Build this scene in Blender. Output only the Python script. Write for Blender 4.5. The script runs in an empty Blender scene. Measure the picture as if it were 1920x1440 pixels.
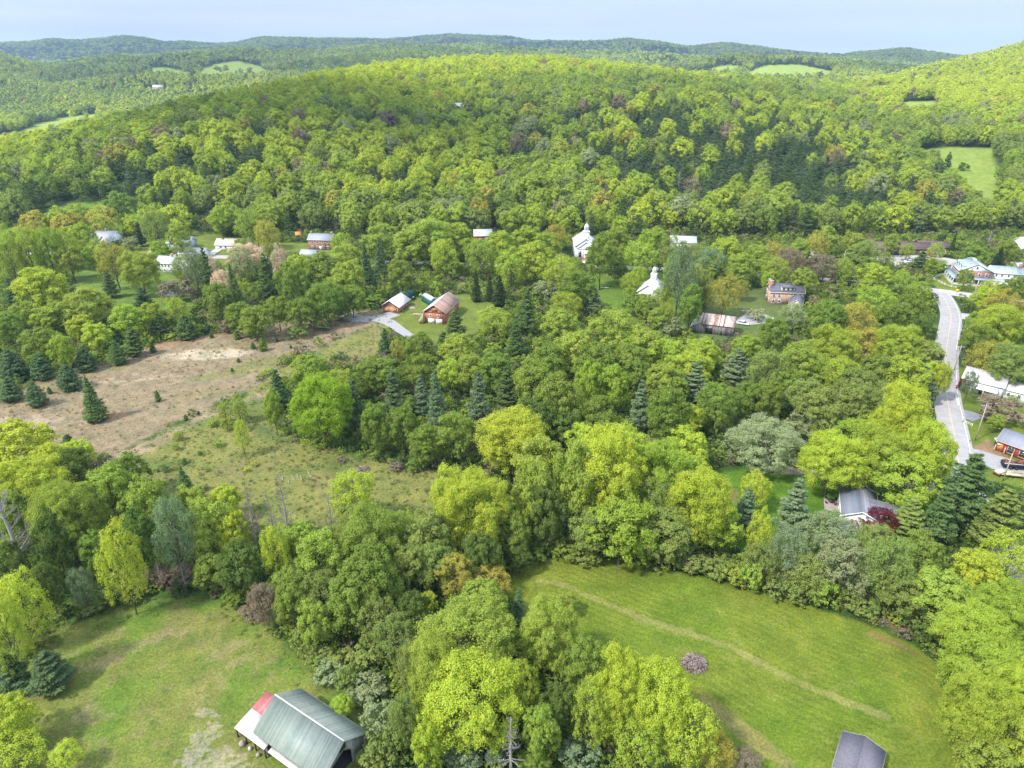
import bpy, math, random
import numpy as np
from mathutils import Vector, Matrix

# ------------------------------------------------------------------ camera, world, sun
SC = bpy.context.scene
COL = SC.collection
CAM_H = 105.0
PITCH = math.radians(25.3)
FPX = 1280.0                      # focal length in pixels of the 1920 px wide photograph
cam_d = bpy.data.cameras.new("camera")
cam_d.sensor_width = 36.0
cam_d.lens = 36.0 * FPX / 1920.0
cam_d.clip_start = 1.0
cam_d.clip_end = 40000.0
cam = bpy.data.objects.new("camera", cam_d)
COL.objects.link(cam)
cam.location = (0, 0, CAM_H)
cam.rotation_euler = (math.pi / 2 - PITCH, 0, 0)
SC.camera = cam

SUN_EL, SUN_AZ = math.radians(50), math.radians(238)   # azimuth clockwise from +Y: left and a little behind the camera
world = bpy.data.worlds.new("World")
SC.world = world
world.use_nodes = True
wn = world.node_tree
wn.nodes.clear()
w_out = wn.nodes.new("ShaderNodeOutputWorld")
w_bg = wn.nodes.new("ShaderNodeBackground")
w_sky = wn.nodes.new("ShaderNodeTexSky")
w_sky.sky_type = 'NISHITA'
w_sky.sun_disc = False
w_sky.sun_elevation = SUN_EL
w_sky.sun_rotation = SUN_AZ
w_sky.air_density = 1.0
w_sky.dust_density = 1.0
w_sky.ozone_density = 1.2
# thin high cloud: a veil over the blue, streaked near the horizon
w_tc = wn.nodes.new("ShaderNodeTexCoord")
w_map = wn.nodes.new("ShaderNodeMapping")
w_map.inputs['Scale'].default_value = (1.6, 1.6, 22.0)
w_map.inputs['Rotation'].default_value = (0.03, -0.05, 0)
w_noise = wn.nodes.new("ShaderNodeTexNoise")
w_noise.inputs['Scale'].default_value = 2.2
w_noise.inputs['Detail'].default_value = 5
w_noise.inputs['Roughness'].default_value = 0.55
w_ramp = wn.nodes.new("ShaderNodeMapRange")
w_ramp.inputs['From Min'].default_value = 0.3
w_ramp.inputs['From Max'].default_value = 0.7
w_ramp.inputs['To Min'].default_value = 0.78
w_ramp.inputs['To Max'].default_value = 0.95
w_mix = wn.nodes.new("ShaderNodeMix")
w_mix.data_type = 'RGBA'
# the veil is brighter overhead than near the horizon
w_sep = wn.nodes.new("ShaderNodeSeparateXYZ")
w_el = wn.nodes.new("ShaderNodeMapRange")
w_el.inputs['From Min'].default_value = 0.10
w_el.inputs['From Max'].default_value = 0.85
w_el.inputs['To Min'].default_value = 1.0
w_el.inputs['To Max'].default_value = 2.7
w_veil = wn.nodes.new("ShaderNodeVectorMath")
w_veil.operation = 'SCALE'
w_cr = wn.nodes.new("ShaderNodeValToRGB")
w_cr.color_ramp.elements[0].position = 0.0
w_cr.color_ramp.elements[0].color = (0.88, 0.93, 0.99, 1)
w_cr.color_ramp.elements[1].position = 0.10
w_cr.color_ramp.elements[1].color = (0.62, 0.755, 0.99, 1)
w_str = wn.nodes.new("ShaderNodeMapRange")
w_str.inputs['From Min'].default_value = 0.3
w_str.inputs['From Max'].default_value = 0.7
w_str.inputs['To Min'].default_value = 4.6
w_str.inputs['To Max'].default_value = 5.5
w_v2 = wn.nodes.new("ShaderNodeVectorMath")
w_v2.operation = 'SCALE'
wn.links.new(w_noise.outputs['Fac'], w_str.inputs['Value'])
wn.links.new(w_cr.outputs[0], w_v2.inputs[0])
wn.links.new(w_str.outputs[0], w_v2.inputs['Scale'])
wn.links.new(w_v2.outputs[0], w_veil.inputs[0])
wn.links.new(w_sep.outputs[2], w_cr.inputs['Fac'])
wn.links.new(w_tc.outputs['Generated'], w_sep.inputs[0])
wn.links.new(w_sep.outputs[2], w_el.inputs['Value'])
wn.links.new(w_el.outputs[0], w_veil.inputs['Scale'])
wn.links.new(w_veil.outputs[0], w_mix.inputs[7])
wn.links.new(w_tc.outputs['Generated'], w_map.inputs['Vector'])
wn.links.new(w_map.outputs[0], w_noise.inputs['Vector'])
wn.links.new(w_noise.outputs['Fac'], w_ramp.inputs['Value'])
wn.links.new(w_ramp.outputs[0], w_mix.inputs[0])
wn.links.new(w_sky.outputs[0], w_mix.inputs[6])
wn.links.new(w_mix.outputs[2], w_bg.inputs['Color'])
w_bg.inputs['Strength'].default_value = 0.112
wn.links.new(w_bg.outputs[0], w_out.inputs['Surface'])

sun_d = bpy.data.lights.new("sun", 'SUN')
sun_d.energy = 5.0
sun_d.angle = math.radians(5)
sun_d.color = (1.0, 0.97, 0.91)
sun = bpy.data.objects.new("sun", sun_d)
COL.objects.link(sun)
sv = Vector((math.sin(SUN_AZ) * math.cos(SUN_EL), math.cos(SUN_AZ) * math.cos(SUN_EL), math.sin(SUN_EL)))
sun.rotation_euler = sv.to_track_quat('Z', 'Y').to_euler()
sun.location = (-100, -60, 300)

SC.view_settings.view_transform = 'Standard'
SC.view_settings.look = 'None'
SC.view_settings.exposure = 0.88
SC.view_settings.gamma = 1.0
SC.render.engine = 'CYCLES'
SC.cycles.max_bounces = 7
SC.cycles.diffuse_bounces = 4
SC.cycles.glossy_bounces = 2
SC.cycles.transmission_bounces = 4
SC.cycles.transparent_max_bounces = 4
SC.cycles.volume_bounces = 0
SC.cycles.use_denoising = True
SC.cycles.denoising_prefilter = 'NONE'

rng = np.random.default_rng(11)
random.seed(5)
PI = math.pi
R = math.radians

# ------------------------------------------------------------------ measuring: photo pixel <-> place
SP, CP = math.sin(PITCH), math.cos(PITCH)

def ray(px, py):
    a = (np.asarray(px, float) - 960) / FPX
    b = (720 - np.asarray(py, float)) / FPX
    return a, CP + b * SP, -SP + b * CP

def project(x, y, z):
    d = y * CP + (CAM_H - z) * SP
    d = np.maximum(d, 1.0)
    return 960 + FPX * x / d, 720 - FPX * (y * SP - (CAM_H - z) * CP) / d, d

# ------------------------------------------------------------------ terrain heights
def px2u(px, py=110):
    a, b, c = ray(px, py)
    return a / b

UG = np.linspace(-2.2, 2.2, 441)

def curve(knots, smooth=9):
    k = sorted(knots)
    us = np.array([px2u(p) for p, v in k])
    vs = np.array([v for p, v in k], float)
    v = np.interp(UG, us, vs)
    kern = np.hanning(smooth + 2)[1:-1]
    kern /= kern.sum()
    return np.convolve(np.pad(v, smooth // 2, mode='edge'), kern, mode='valid')

def top_z(py, Y, tree):            # ground height whose tree tops reach row py at distance Y
    b = (720 - py) / FPX
    return CAM_H - Y * np.tan(PITCH - np.arctan(b)) - tree

YB = curve([(-400, 440), (0, 430), (300, 460), (600, 452), (960, 455), (1300, 448), (1500, 452), (1700, 455), (1920, 465), (2300, 480)], 21)
YA = curve([(-400, 560), (0, 600), (200, 640), (400, 700), (600, 820), (850, 1120), (1100, 1150), (1300, 1100), (1500, 1150), (1650, 1350), (1800, 1750), (1920, 1850), (2300, 1900)], 21)
PA = curve([(-400, 330), (-100, 288), (0, 268), (60, 252), (120, 236), (200, 222), (300, 194), (400, 176), (500, 158), (560, 142), (640, 128), (740, 116), (850, 107), (1000, 105), (1100, 112), (1200, 122),
            (1300, 134), (1400, 142), (1500, 150), (1600, 152), (1660, 142), (1720, 128), (1800, 108), (1860, 96), (1920, 82), (2000, 62), (2300, 30)], 7)
YD1 = YA + curve([(-400, 350), (400, 420), (700, 300), (2000, 350)], 21)
YD2 = curve([(-400, 1500), (300, 1600), (600, 1700), (900, 1900), (1500, 1700), (1700, 1900), (1900, 2450), (2300, 2500)], 21)
ZD = curve([(-400, 0), (400, 4), (650, 30), (900, 52), (1300, 45), (1500, 40), (1700, 40), (1900, 60), (2300, 60)], 21)
YBB = curve([(-400, 2300), (0, 2400), (60, 2700), (200, 3000), (400, 3300), (850, 3500), (1000, 3400), (1200, 3000), (1400, 2600), (1520, 2500), (1700, 2700), (2300, 3200)], 15)
PB = curve([(-400, 60), (-100, 88), (0, 100), (40, 112), (80, 126), (130, 116), (200, 108), (300, 104), (400, 98), (500, 92), (640, 90), (760, 82), (850, 84), (1000, 92), (1100, 96), (1200, 104), (1300, 110),
            (1400, 112), (1480, 104), (1530, 104), (1600, 112), (1660, 124), (1800, 130), (2300, 130)], 7)
YC = curve([(-400, 5200), (400, 5600), (480, 5200), (700, 5400), (760, 6200), (980, 6200), (1080, 4600), (1250, 4500), (1450, 4700), (1600, 4200), (1700, 4000), (1900, 4200), (2300, 4200)], 9)
PC = curve([(-400, 84), (-100, 84), (0, 81), (60, 79), (105, 71), (150, 77), (190, 73), (240, 67), (280, 72), (320, 80), (350, 78), (400, 84), (450, 81), (490, 70), (560, 70), (620, 72), (680, 72), (720, 74),
            (780, 68), (850, 63), (890, 66), (950, 68), (1000, 79), (1040, 75), (1080, 79), (1130, 77), (1170, 72), (1230, 77), (1290, 89), (1330, 83), (1365, 81), (1420, 88), (1470, 96), (1520, 102), (1570, 105),
            (1620, 100), (1680, 92), (1740, 99), (1800, 106), (1920, 110), (2300, 110)], 3)
TREE_A, TREE_B, TREE_C = 19.0, 15.0, 13.0
ZA, ZB, ZC = top_z(PA, YA, TREE_A), top_z(PB, YBB, TREE_B), top_z(PC, YC, TREE_C)
YD3 = YBB + 0.45 * (YC - YBB)
ZD3 = np.minimum(ZB, ZC) * 0.62

def wob(x, y, s, k):               # cheap smooth noise, about -1..1
    return (np.sin(x / s + 1.7 * k + 1.3 * np.sin(y / s * 0.8 + k)) * np.cos(y / s * 1.1 - 0.6 * k + 1.1 * np.sin(x / s * 0.7 + 2 * k)) +
            0.5 * np.sin(x / s * 2.1 - y / s * 1.7 + k * 3.1) * np.cos(x / s * 1.3 + y / s * 2.3 + k)) / 1.5

def hgt(x, y):
    x = np.asarray(x, float); y = np.asarray(y, float)
    u = np.clip(x / np.maximum(y, 250.0), -2.1, 2.1)
    g = lambda c: np.interp(u, UG, c)
    yb, ya, yd1, yd2, ybb, yd3, yc = g(YB), g(YA), g(YD1), g(YD2), g(YBB), g(YD3), g(YC)
    za, zd, zb, zd3, zc = g(ZA), g(ZD), g(ZB), g(ZD3), g(ZC)
    S = lambda t: t * t * (3 - 2 * t)
    c = lambda lo, hi: np.clip((y - lo) / (hi - lo), 0, 1)
    z = za * np.sin(c(yb, ya) * PI / 2) ** 1.15
    z = z + (zd - za) * S(c(ya, yd1))
    z = z + (zb - zd) * (1 - (1 - c(yd2, ybb)) ** 1.6 * 1.0) * (y > yd2)
    z = z + (zd3 - zb) * S(c(ybb, yd3))
    z = z + (zc - zd3) * (1 - (1 - c(yd3, yc)) ** 1.5) * (y > yd3)
    z = z + (-250 - zc) * S(c(yc, yc + 3500))
    # spurs and gullies, none where the crest lines were measured
    m = np.clip((y - 520) / 500, 0, 1) * np.clip(np.abs(y - ya) / 300, 0, 1)
    z = z + m * 5.0 * wob(x, y, 120, 1)
    m2 = np.clip((y - 1700) / 500, 0, 1) * np.clip(np.abs(y - yc) / 700, 0.12, 1)
    z = z + m2 * (26 * wob(x, y, 300, 2) * np.clip(np.abs(y - ybb) / 500, .4, 1) + 13 * wob(x, y, 140, 5))
    near = np.clip((y - 60) / 80, 0, 1) * np.clip((430 - y) / 60, 0, 1)
    z = z + near * 0.35 * wob(x, y, 31, 4)
    return z

def ground_hit(px, py):            # place on the ground seen at a pixel of the photograph
    a, b, c = ray(px, py)
    t = 60.0
    prev = t
    while t < 9000:
        if CAM_H + c * t < float(hgt(a * t, b * t)):
            lo, hi = prev, t
            for _ in range(24):
                m = (lo + hi) / 2
                if CAM_H + c * m < float(hgt(a * m, b * m)): hi = m
                else: lo = m
            t = hi
            break
        prev = t
        t *= 1.02
    return float(a * t), float(b * t), float(hgt(a * t, b * t)), t

def G(px, py):
    x, y, z, t = ground_hit(px, py)
    return Vector((x, y, z))

def poly(pts):
    return np.array([ground_hit(px, py)[:2] for px, py in pts])

def sdist(P, x, y):                # signed distance to polygon, positive inside
    x = np.asarray(x, float); y = np.asarray(y, float)
    d = np.full(x.shape, 1e9)
    ins = np.zeros(x.shape, bool)
    n = len(P)
    for i in range(n):
        ax, ay = P[i]; bx, by = P[(i + 1) % n]
        ex, ey = bx - ax, by - ay
        L = ex * ex + ey * ey + 1e-9
        t = np.clip(((x - ax) * ex + (y - ay) * ey) / L, 0, 1)
        d = np.minimum(d, np.hypot(x - ax - t * ex, y - ay - t * ey))
        c = ((ay > y) != (by > y)) & (x < ex * (y - ay) / (by - ay + 1e-12) + ax)
        ins ^= c
    return np.where(ins, d, -d)

# ------------------------------------------------------------------ object helpers
def tag(o, label=None, cat=None, group=None, kind=None):
    if label: o["label"] = label
    if cat: o["category"] = cat
    if group: o["group"] = group
    if kind: o["kind"] = kind
    return o

def empty(name, loc, rz=0.0):
    o = bpy.data.objects.new(name, None)
    COL.objects.link(o)
    o.location = loc
    o.rotation_euler = (0, 0, rz)
    o.empty_display_size = 0.5
    return o

def link(name, me, parent=None, loc=(0, 0, 0), rot=(0, 0, 0)):
    o = bpy.data.objects.new(name, me)
    COL.objects.link(o)
    if parent is not None: o.parent = parent
    o.location = loc
    o.rotation_euler = rot
    return o

def mesh_np(name, V, F, mats=(), mi=None, smooth=False):
    """V (n,3); F list of (m,k) arrays of faces"""
    me = bpy.data.meshes.new(name)
    V = np.asarray(V, np.float32)
    Fs = [np.asarray(f, np.int32) for f in F if len(f)]
    me.vertices.add(len(V)); me.vertices.foreach_set("co", V.ravel())
    nl = sum(f.size for f in Fs); nf = sum(len(f) for f in Fs)
    me.loops.add(nl); me.loops.foreach_set("vertex_index", np.concatenate([f.ravel() for f in Fs]))
    tot = np.concatenate([np.full(len(f), f.shape[1], np.int32) for f in Fs])
    st = np.concatenate([[0], np.cumsum(tot)[:-1]]).astype(np.int32)
    me.polygons.add(nf)
    me.polygons.foreach_set("loop_start", st)
    me.polygons.foreach_set("loop_total", tot)
    if smooth: me.polygons.foreach_set("use_smooth", np.ones(nf, bool))
    if mi is not None: me.polygons.foreach_set("material_index", np.asarray(mi, np.int32))
    for m in mats: me.materials.append(m)
    me.update()
    return me

class MB:
    """collects boxes, bars, prisms and tubes and links them as ONE mesh object"""
    def __init__(s): s.v = []; s.f = {}; s.n = 0; s.m = 0
    def add(s, V, F):
        V = np.asarray(V, float)
        s.v.append(V)
        for f in F:
            s.f.setdefault(len(f), []).append(([i + s.n for i in f], s.m))
        s.n += len(V)
        return s
    def mat(s, i): s.m = i; return s
    def box(s, x0, x1, y0, y1, z0, z1, M=None):
        V = np.array([(x, y, z) for z in (z0, z1) for y in (y0, y1) for x in (x0, x1)], float)
        if M is not None: V = V @ np.array(M.to_3x3()).T + np.array(M.translation)
        return s.add(V, [(0, 2, 3, 1), (4, 5, 7, 6), (0, 1, 5, 4), (2, 6, 7, 3), (0, 4, 6, 2), (1, 3, 7, 5)])
    def hexa(s, P): # 8 points, bottom 4 then top 4, counter clockwise
        return s.add(P, [(3, 2, 1, 0), (4, 5, 6, 7), (0, 1, 5, 4), (1, 2, 6, 5), (2, 3, 7, 6), (3, 0, 4, 7)])
    def prism(s, prof, axis, a, b): # profile polygon in the plane across `axis`, pushed from a to b
        n = len(prof)
        def p3(q, t):
            if axis == 'x': return (t, q[0], q[1])
            if axis == 'y': return (q[0], t, q[1])
            return (q[0], q[1], t)
        V = [p3(q, a) for q in prof] + [p3(q, b) for q in prof]
        F = [tuple(range(n))[::-1], tuple(range(n, 2 * n))] + [(i, (i + 1) % n, n + (i + 1) % n, n + i) for i in range(n)]
        return s.add(V, F)
    def tube(s, P, rad, k=6, cap=True):
        P = [Vector(p) for p in P]
        if not hasattr(rad, '__len__'): rad = [rad] * len(P)
        V = []
        for i, p in enumerate(P):
            d = (P[min(i + 1, len(P) - 1)] - P[max(i - 1, 0)]).normalized()
            a = d.cross(Vector((0.13, 0.31, 0.94)) if abs(d.z) < 0.9 else Vector((1, 0.1, 0))).normalized()
            b = d.cross(a)
            for j in range(k):
                t = 2 * PI * j / k
                V.append(p + (a * math.cos(t) + b * math.sin(t)) * rad[i])
        F = []
        for i in range(len(P) - 1):
            for j in range(k):
                F.append((i * k + j, i * k + (j + 1) % k, (i + 1) * k + (j + 1) % k, (i + 1) * k + j))
        if cap:
            F.append(tuple(range(k))[::-1]); F.append(tuple(range((len(P) - 1) * k, len(P) * k)))
        return s.add(V, F)
    def mesh(s, name, mats, smooth=False):
        V = np.concatenate(s.v)
        F, mi = [], []
        for k in sorted(s.f):
            F.append(np.array([q[0] for q in s.f[k]])); mi += [q[1] for q in s.f[k]]
        if not isinstance(mats, (list, tuple)): mats = [mats]
        return mesh_np(name, V, F, mats, mi, smooth)
    def build(s, name, mats, parent=None, loc=(0, 0, 0), rot=(0, 0, 0), smooth=False):
        return link(name, s.mesh(name, mats, smooth), parent, loc, rot)

def copy_tree(o, parent=None):
    c = o.copy(); COL.objects.link(c); c.parent = parent
    for ch in list(o.children): copy_tree(ch, c)
    return c

# ------------------------------------------------------------------ materials
def nmat(name):
    m = bpy.data.materials.new(name)
    m.use_nodes = True
    nt = m.node_tree
    nt.nodes.clear()
    return m, nt, nt.nodes, nt.links

def out_principled(nd, ln, rough=0.8, spec=0.3, metal=0.0):
    o = nd.new("ShaderNodeOutputMaterial")
    p = nd.new("ShaderNodeBsdfPrincipled")
    p.inputs['Roughness'].default_value = rough
    p.inputs['Specular IOR Level'].default_value = spec
    p.inputs['Metallic'].default_value = metal
    ln.new(p.outputs[0], o.inputs['Surface'])
    return p

def tex(nd, ln, kind, scale, detail=3, vec=None, rough=0.6):
    t = nd.new(kind)
    t.inputs['Scale'].default_value = scale
    if 'Detail' in t.inputs: t.inputs['Detail'].default_value = detail
    if 'Roughness' in t.inputs: t.inputs['Roughness'].default_value = rough
    if vec is not None: ln.new(vec, t.inputs['Vector'])
    return t

def cramp(nd, ln, fac, stops):
    r = nd.new("ShaderNodeValToRGB")
    e = r.color_ramp.elements
    while len(e) < len(stops): e.new(0.5)
    for el, (p, c) in zip(e, stops):
        el.position = p; el.color = (*c, 1)
    ln.new(fac, r.inputs['Fac'])
    return r

def mul(c, k): return tuple(max(0.0, min(1.0, v * k)) for v in c)

def m_plain(name, c, rough=0.75, var=0.25, scale=1.5, spec=0.3, metal=0.0):
    m, nt, nd, ln = nmat(name)
    p = out_principled(nd, ln, rough, spec, metal)
    tc = nd.new("ShaderNodeTexCoord")
    n = tex(nd, ln, "ShaderNodeTexNoise", scale, 4, tc.outputs['Object'])
    r = cramp(nd, ln, n.outputs['Fac'], [(0.3, mul(c, 1 - var)), (0.7, mul(c, 1 + var * 0.6))])
    ln.new(r.outputs[0], p.inputs['Base Color'])
    return m

def m_boards(name, c, axis='x', period=0.25, c2=None, rough=0.8, var=0.3, gap=0.55):
    """boards, battens, ribs: stripes across one object axis with their own tone and a dark joint"""
    m, nt, nd, ln = nmat(name)
    p = out_principled(nd, ln, rough, 0.3)
    tc = nd.new("ShaderNodeTexCoord")
    sep = nd.new("ShaderNodeSeparateXYZ"); ln.new(tc.outputs['Object'], sep.inputs[0])
    src = {'x': 0, 'y': 1, 'z': 2}
    if axis == 'xy':
        ad = nd.new("ShaderNodeMath"); ad.operation = 'ADD'; ln.new(sep.outputs[0], ad.inputs[0]); ln.new(sep.outputs[1], ad.inputs[1]); v = ad.outputs[0]
    else: v = sep.outputs[src[axis]]
    dv = nd.new("ShaderNodeMath"); dv.operation = 'DIVIDE'; ln.new(v, dv.inputs[0]); dv.inputs[1].default_value = period
    fl = nd.new("ShaderNodeMath"); fl.operation = 'FLOOR'; ln.new(dv.outputs[0], fl.inputs[0])
    fr = nd.new("ShaderNodeMath"); fr.operation = 'FRACT'; ln.new(dv.outputs[0], fr.inputs[0])
    wn_ = nd.new("ShaderNodeTexWhiteNoise"); wn_.noise_dimensions = '1D'; ln.new(fl.outputs[0], wn_.inputs['W'])
    n = tex(nd, ln, "ShaderNodeTexNoise", 1.3, 5, tc.outputs['Object'])
    ad2 = nd.new("ShaderNodeMath"); ad2.operation = 'MULTIPLY_ADD'; ln.new(wn_.outputs['Value'], ad2.inputs[0]); ad2.inputs[1].default_value = 0.45
    sc = nd.new("ShaderNodeMath"); sc.operation = 'MULTIPLY'; ln.new(n.outputs['Fac'], sc.inputs[0]); sc.inputs[1].default_value = 0.7
    ln.new(sc.outputs[0], ad2.inputs[2])
    r = cramp(nd, ln, ad2.outputs[0], [(0.3, mul(c, 1 - var)), (0.75, mul(c2 or c, 1 + var * 0.5))])
    lt = nd.new("ShaderNodeMath"); lt.operation = 'LESS_THAN'; ln.new(fr.outputs[0], lt.inputs[0]); lt.inputs[1].default_value = 0.12
    mx = nd.new("ShaderNodeMix"); mx.data_type = 'RGBA'; mx.blend_type = 'MULTIPLY'
    ln.new(lt.outputs[0], mx.inputs[0]); ln.new(r.outputs[0], mx.inputs[6]); mx.inputs[7].default_value = (gap, gap, gap, 1)
    ln.new(mx.outputs[2], p.inputs['Base Color'])
    return m

def m_brick(name, c1, c2, mortar, scale=3.2):
    m, nt, nd, ln = nmat(name)
    p = out_principled(nd, ln, 0.85, 0.2)
    tc = nd.new("ShaderNodeTexCoord")
    sep = nd.new("ShaderNodeSeparateXYZ"); ln.new(tc.outputs['Object'], sep.inputs[0])
    ad = nd.new("ShaderNodeMath"); ad.operation = 'ADD'; ln.new(sep.outputs[0], ad.inputs[0]); ln.new(sep.outputs[1], ad.inputs[1])
    cb = nd.new("ShaderNodeCombineXYZ"); ln.new(ad.outputs[0], cb.inputs[0]); ln.new(sep.outputs[2], cb.inputs[1])
    b = nd.new("ShaderNodeTexBrick"); ln.new(cb.outputs[0], b.inputs['Vector'])
    b.inputs['Scale'].default_value = scale
    b.inputs['Color1'].default_value = (*c1, 1); b.inputs['Color2'].default_value = (*c2, 1); b.inputs['Mortar'].default_value = (*mortar, 1)
    n = tex(nd, ln, "ShaderNodeTexNoise", 1.6, 4, tc.outputs['Object'])
    r = cramp(nd, ln, n.outputs['Fac'], [(0.35, (0.6, 0.6, 0.6)), (0.65, (1.15, 1.1, 1.1))])
    mx = nd.new("ShaderNodeMix"); mx.data_type = 'RGBA'; mx.blend_type = 'MULTIPLY'; mx.inputs[0].default_value = 1
    ln.new(b.outputs['Color'], mx.inputs[6]); ln.new(r.outputs[0], mx.inputs[7])
    ln.new(mx.outputs[2], p.inputs['Base Color'])
    return m

def m_glass(name, c=(0.03, 0.04, 0.05)):
    m, nt, nd, ln = nmat(name)
    p = out_principled(nd, ln, 0.12, 0.6)
    p.inputs['Base Color'].default_value = (*c, 1)
    return m

def m_foliage():
    m, nt, nd, ln = nmat("foliage")
    o = nd.new("ShaderNodeOutputMaterial")
    at = nd.new("ShaderNodeAttribute"); at.attribute_type = 'INSTANCER'; at.attribute_name = "leaf_colour"
    lv = nd.new("ShaderNodeAttribute"); lv.attribute_type = 'GEOMETRY'; lv.attribute_name = "leaf_tone"
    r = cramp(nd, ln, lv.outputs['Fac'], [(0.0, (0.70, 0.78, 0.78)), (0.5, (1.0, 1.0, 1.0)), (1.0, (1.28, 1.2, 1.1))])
    mx = nd.new("ShaderNodeMix"); mx.data_type = 'RGBA'; mx.blend_type = 'MULTIPLY'; mx.inputs[0].default_value = 1
    ln.new(at.outputs['Color'], mx.inputs[6]); ln.new(r.outputs[0], mx.inputs[7])
    d = nd.new("ShaderNodeBsdfDiffuse"); t = nd.new("ShaderNodeBsdfTranslucent")
    ln.new(mx.outputs[2], d.inputs[0])
    mt = nd.new("ShaderNodeMix"); mt.data_type = 'RGBA'; mt.blend_type = 'MULTIPLY'; mt.inputs[0].default_value = 1
    ln.new(mx.outputs[2], mt.inputs[6]); mt.inputs[7].default_value = (1.15, 1.2, 0.6, 1)
    ln.new(mt.outputs[2], t.inputs[0])
    ms = nd.new("ShaderNodeMixShader"); ms.inputs[0].default_value = 0.45
    ln.new(d.outputs[0], ms.inputs[1]); ln.new(t.outputs[0], ms.inputs[2])
    ln.new(ms.outputs[0], o.inputs['Surface'])
    return m

FOL = m_foliage()
BARK = m_plain("bark", (0.10, 0.085, 0.07), 0.9, 0.4, 2.0)
BARK_PALE = m_plain("pale_bark", (0.36, 0.33, 0.30), 0.9, 0.4, 2.0)

def add_haze():
    b = MB(); b.box(-9500, 9500, -600, 9800, -420, 420)
    m, nt, nd, ln = nmat("haze")
    o = nd.new("ShaderNodeOutputMaterial"); v = nd.new("ShaderNodeVolumePrincipled")
    v.inputs['Color'].default_value = (0.52, 0.73, 1.0, 1)
    v.inputs['Density'].default_value = HAZE
    v.inputs['Anisotropy'].default_value = 0.2
    ln.new(v.outputs[0], o.inputs['Volume'])
    h = b.build("haze", m)
    tag(h, 'thin pale blue air haze softening the far hills', 'haze', None, 'stuff')
HAZE = 0.000085

def add_shade_cloud(name, pts, alt, thick, pas):
    """added out of view to shade the land, a cloud bank high overhead: its shadow falls on the ground outline pts, the light it lets through is pas"""
    S = sv * (alt / sv.z)
    P = [(x + S.x, y + S.y) for x, y in pts]
    n = len(P); b = MB()
    cx = sum(p[0] for p in P) / n; cy = sum(p[1] for p in P) / n
    rings = [(0.97, 0), (1.0, .35), (.97, .7), (.85, 1.0)]
    V = []; F = []
    for s, h in rings:
        for i, (x, y) in enumerate(P):
            V.append((cx + (x - cx) * s + 18 * math.sin(i * 2.1 + h * 9), cy + (y - cy) * s + 18 * math.cos(i * 1.7 + h * 7), alt + thick * h))
    k = len(V); V += [(cx, cy, alt), (cx, cy, alt + thick)]
    for r in range(len(rings) - 1):
        for i in range(n): F.append((r * n + i, r * n + (i + 1) % n, (r + 1) * n + (i + 1) % n, (r + 1) * n + i))
    for i in range(n):
        F.append((k, (i + 1) % n, i)); F.append((k + 1, 3 * n + i, 3 * n + (i + 1) % n))
    b.add(V, F)
    m, nt, nd, ln = nmat("shade_cloud_sheet")
    o = nd.new("ShaderNodeOutputMaterial"); t = nd.new("ShaderNodeBsdfTransparent"); q = nd.new("ShaderNodeBsdfTranslucent"); d = nd.new("ShaderNodeBsdfDiffuse")
    q.inputs[0].default_value = d.inputs[0].default_value = (.95, .96, .98, 1)
    m1 = nd.new("ShaderNodeMixShader"); m1.inputs[0].default_value = 0.3; ln.new(q.outputs[0], m1.inputs[1]); ln.new(d.outputs[0], m1.inputs[2])
    ms = nd.new("ShaderNodeMixShader"); ms.inputs[0].default_value = 1 - pas ** 0.5; ln.new(t.outputs[0], ms.inputs[1]); ln.new(m1.outputs[0], ms.inputs[2])
    ln.new(ms.outputs[0], o.inputs['Surface'])
    c = b.build(name, m); c['kind'] = 'structure'
# ------------------------------------------------------------------ the ground: zones measured on the photograph
Z = {}
Z['brown'] = poly([(-90, 765), (0, 752), (90, 700), (190, 682), (250, 660), (300, 640), (380, 628), (450, 615), (560, 596), (640, 580), (705, 578), (735, 592), (700, 612), (620, 640), (560, 668), (500, 705), (455, 742), (395, 766), (320, 800), (230, 850), (170, 880), (0, 900), (-110, 850)])
Z['meadow'] = poly([(500, 705), (560, 668), (620, 640), (690, 612), (735, 600), (725, 650), (690, 690), (600, 690), (520, 720), (500, 790), (560, 830), (640, 850), (760, 875), (845, 890), (850, 960), (760, 1000), (640, 1010), (520, 990), (400, 960), (300, 930), (180, 890), (230, 850), (320, 800), (395, 766), (455, 742)])
Z['track'] = poly([(500, 735), (440, 752), (350, 790), (270, 830), (190, 872), (215, 880), (300, 835), (380, 790), (455, 757), (505, 742)])
Z['mown'] = poly([(935, 1090), (965, 1060), (1010, 1046), (1100, 1040), (1200, 1050), (1300, 1078), (1400, 1102), (1500, 1128), (1600, 1162), (1690, 1200), (1745, 1235), (1790, 1290), (1815, 1360), (1830, 1450), (1850, 1640), (1350, 1640), (1280, 1480), (1150, 1370), (1080, 1280), (1010, 1190)])
Z['lawn'] = poly([(-120, 1240), (60, 1200), (130, 1160), (250, 1120), (420, 1115), (500, 1160), (560, 1215), (600, 1260), (690, 1300), (700, 1640), (-250, 1640), (-160, 1330)])
Z['vlawn'] = poly([(1088, 512), (1260, 512), (1275, 590), (1290, 625), (1230, 628), (1150, 596), (1105, 560)])
Z['slawn'] = poly([(705, 590), (780, 560), (880, 552), (945, 572), (930, 610), (880, 640), (820, 650), (770, 630), (735, 612)])
Z['wlawn'] = poly([(1320, 890), (1440, 868), (1560, 895), (1740, 905), (1790, 950), (1700, 1010), (1560, 1040), (1420, 1040), (1330, 1010)])
Z['blawn'] = poly([(1340, 540), (1460, 540), (1500, 600), (1420, 640), (1300, 650), (1320, 590)])
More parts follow.
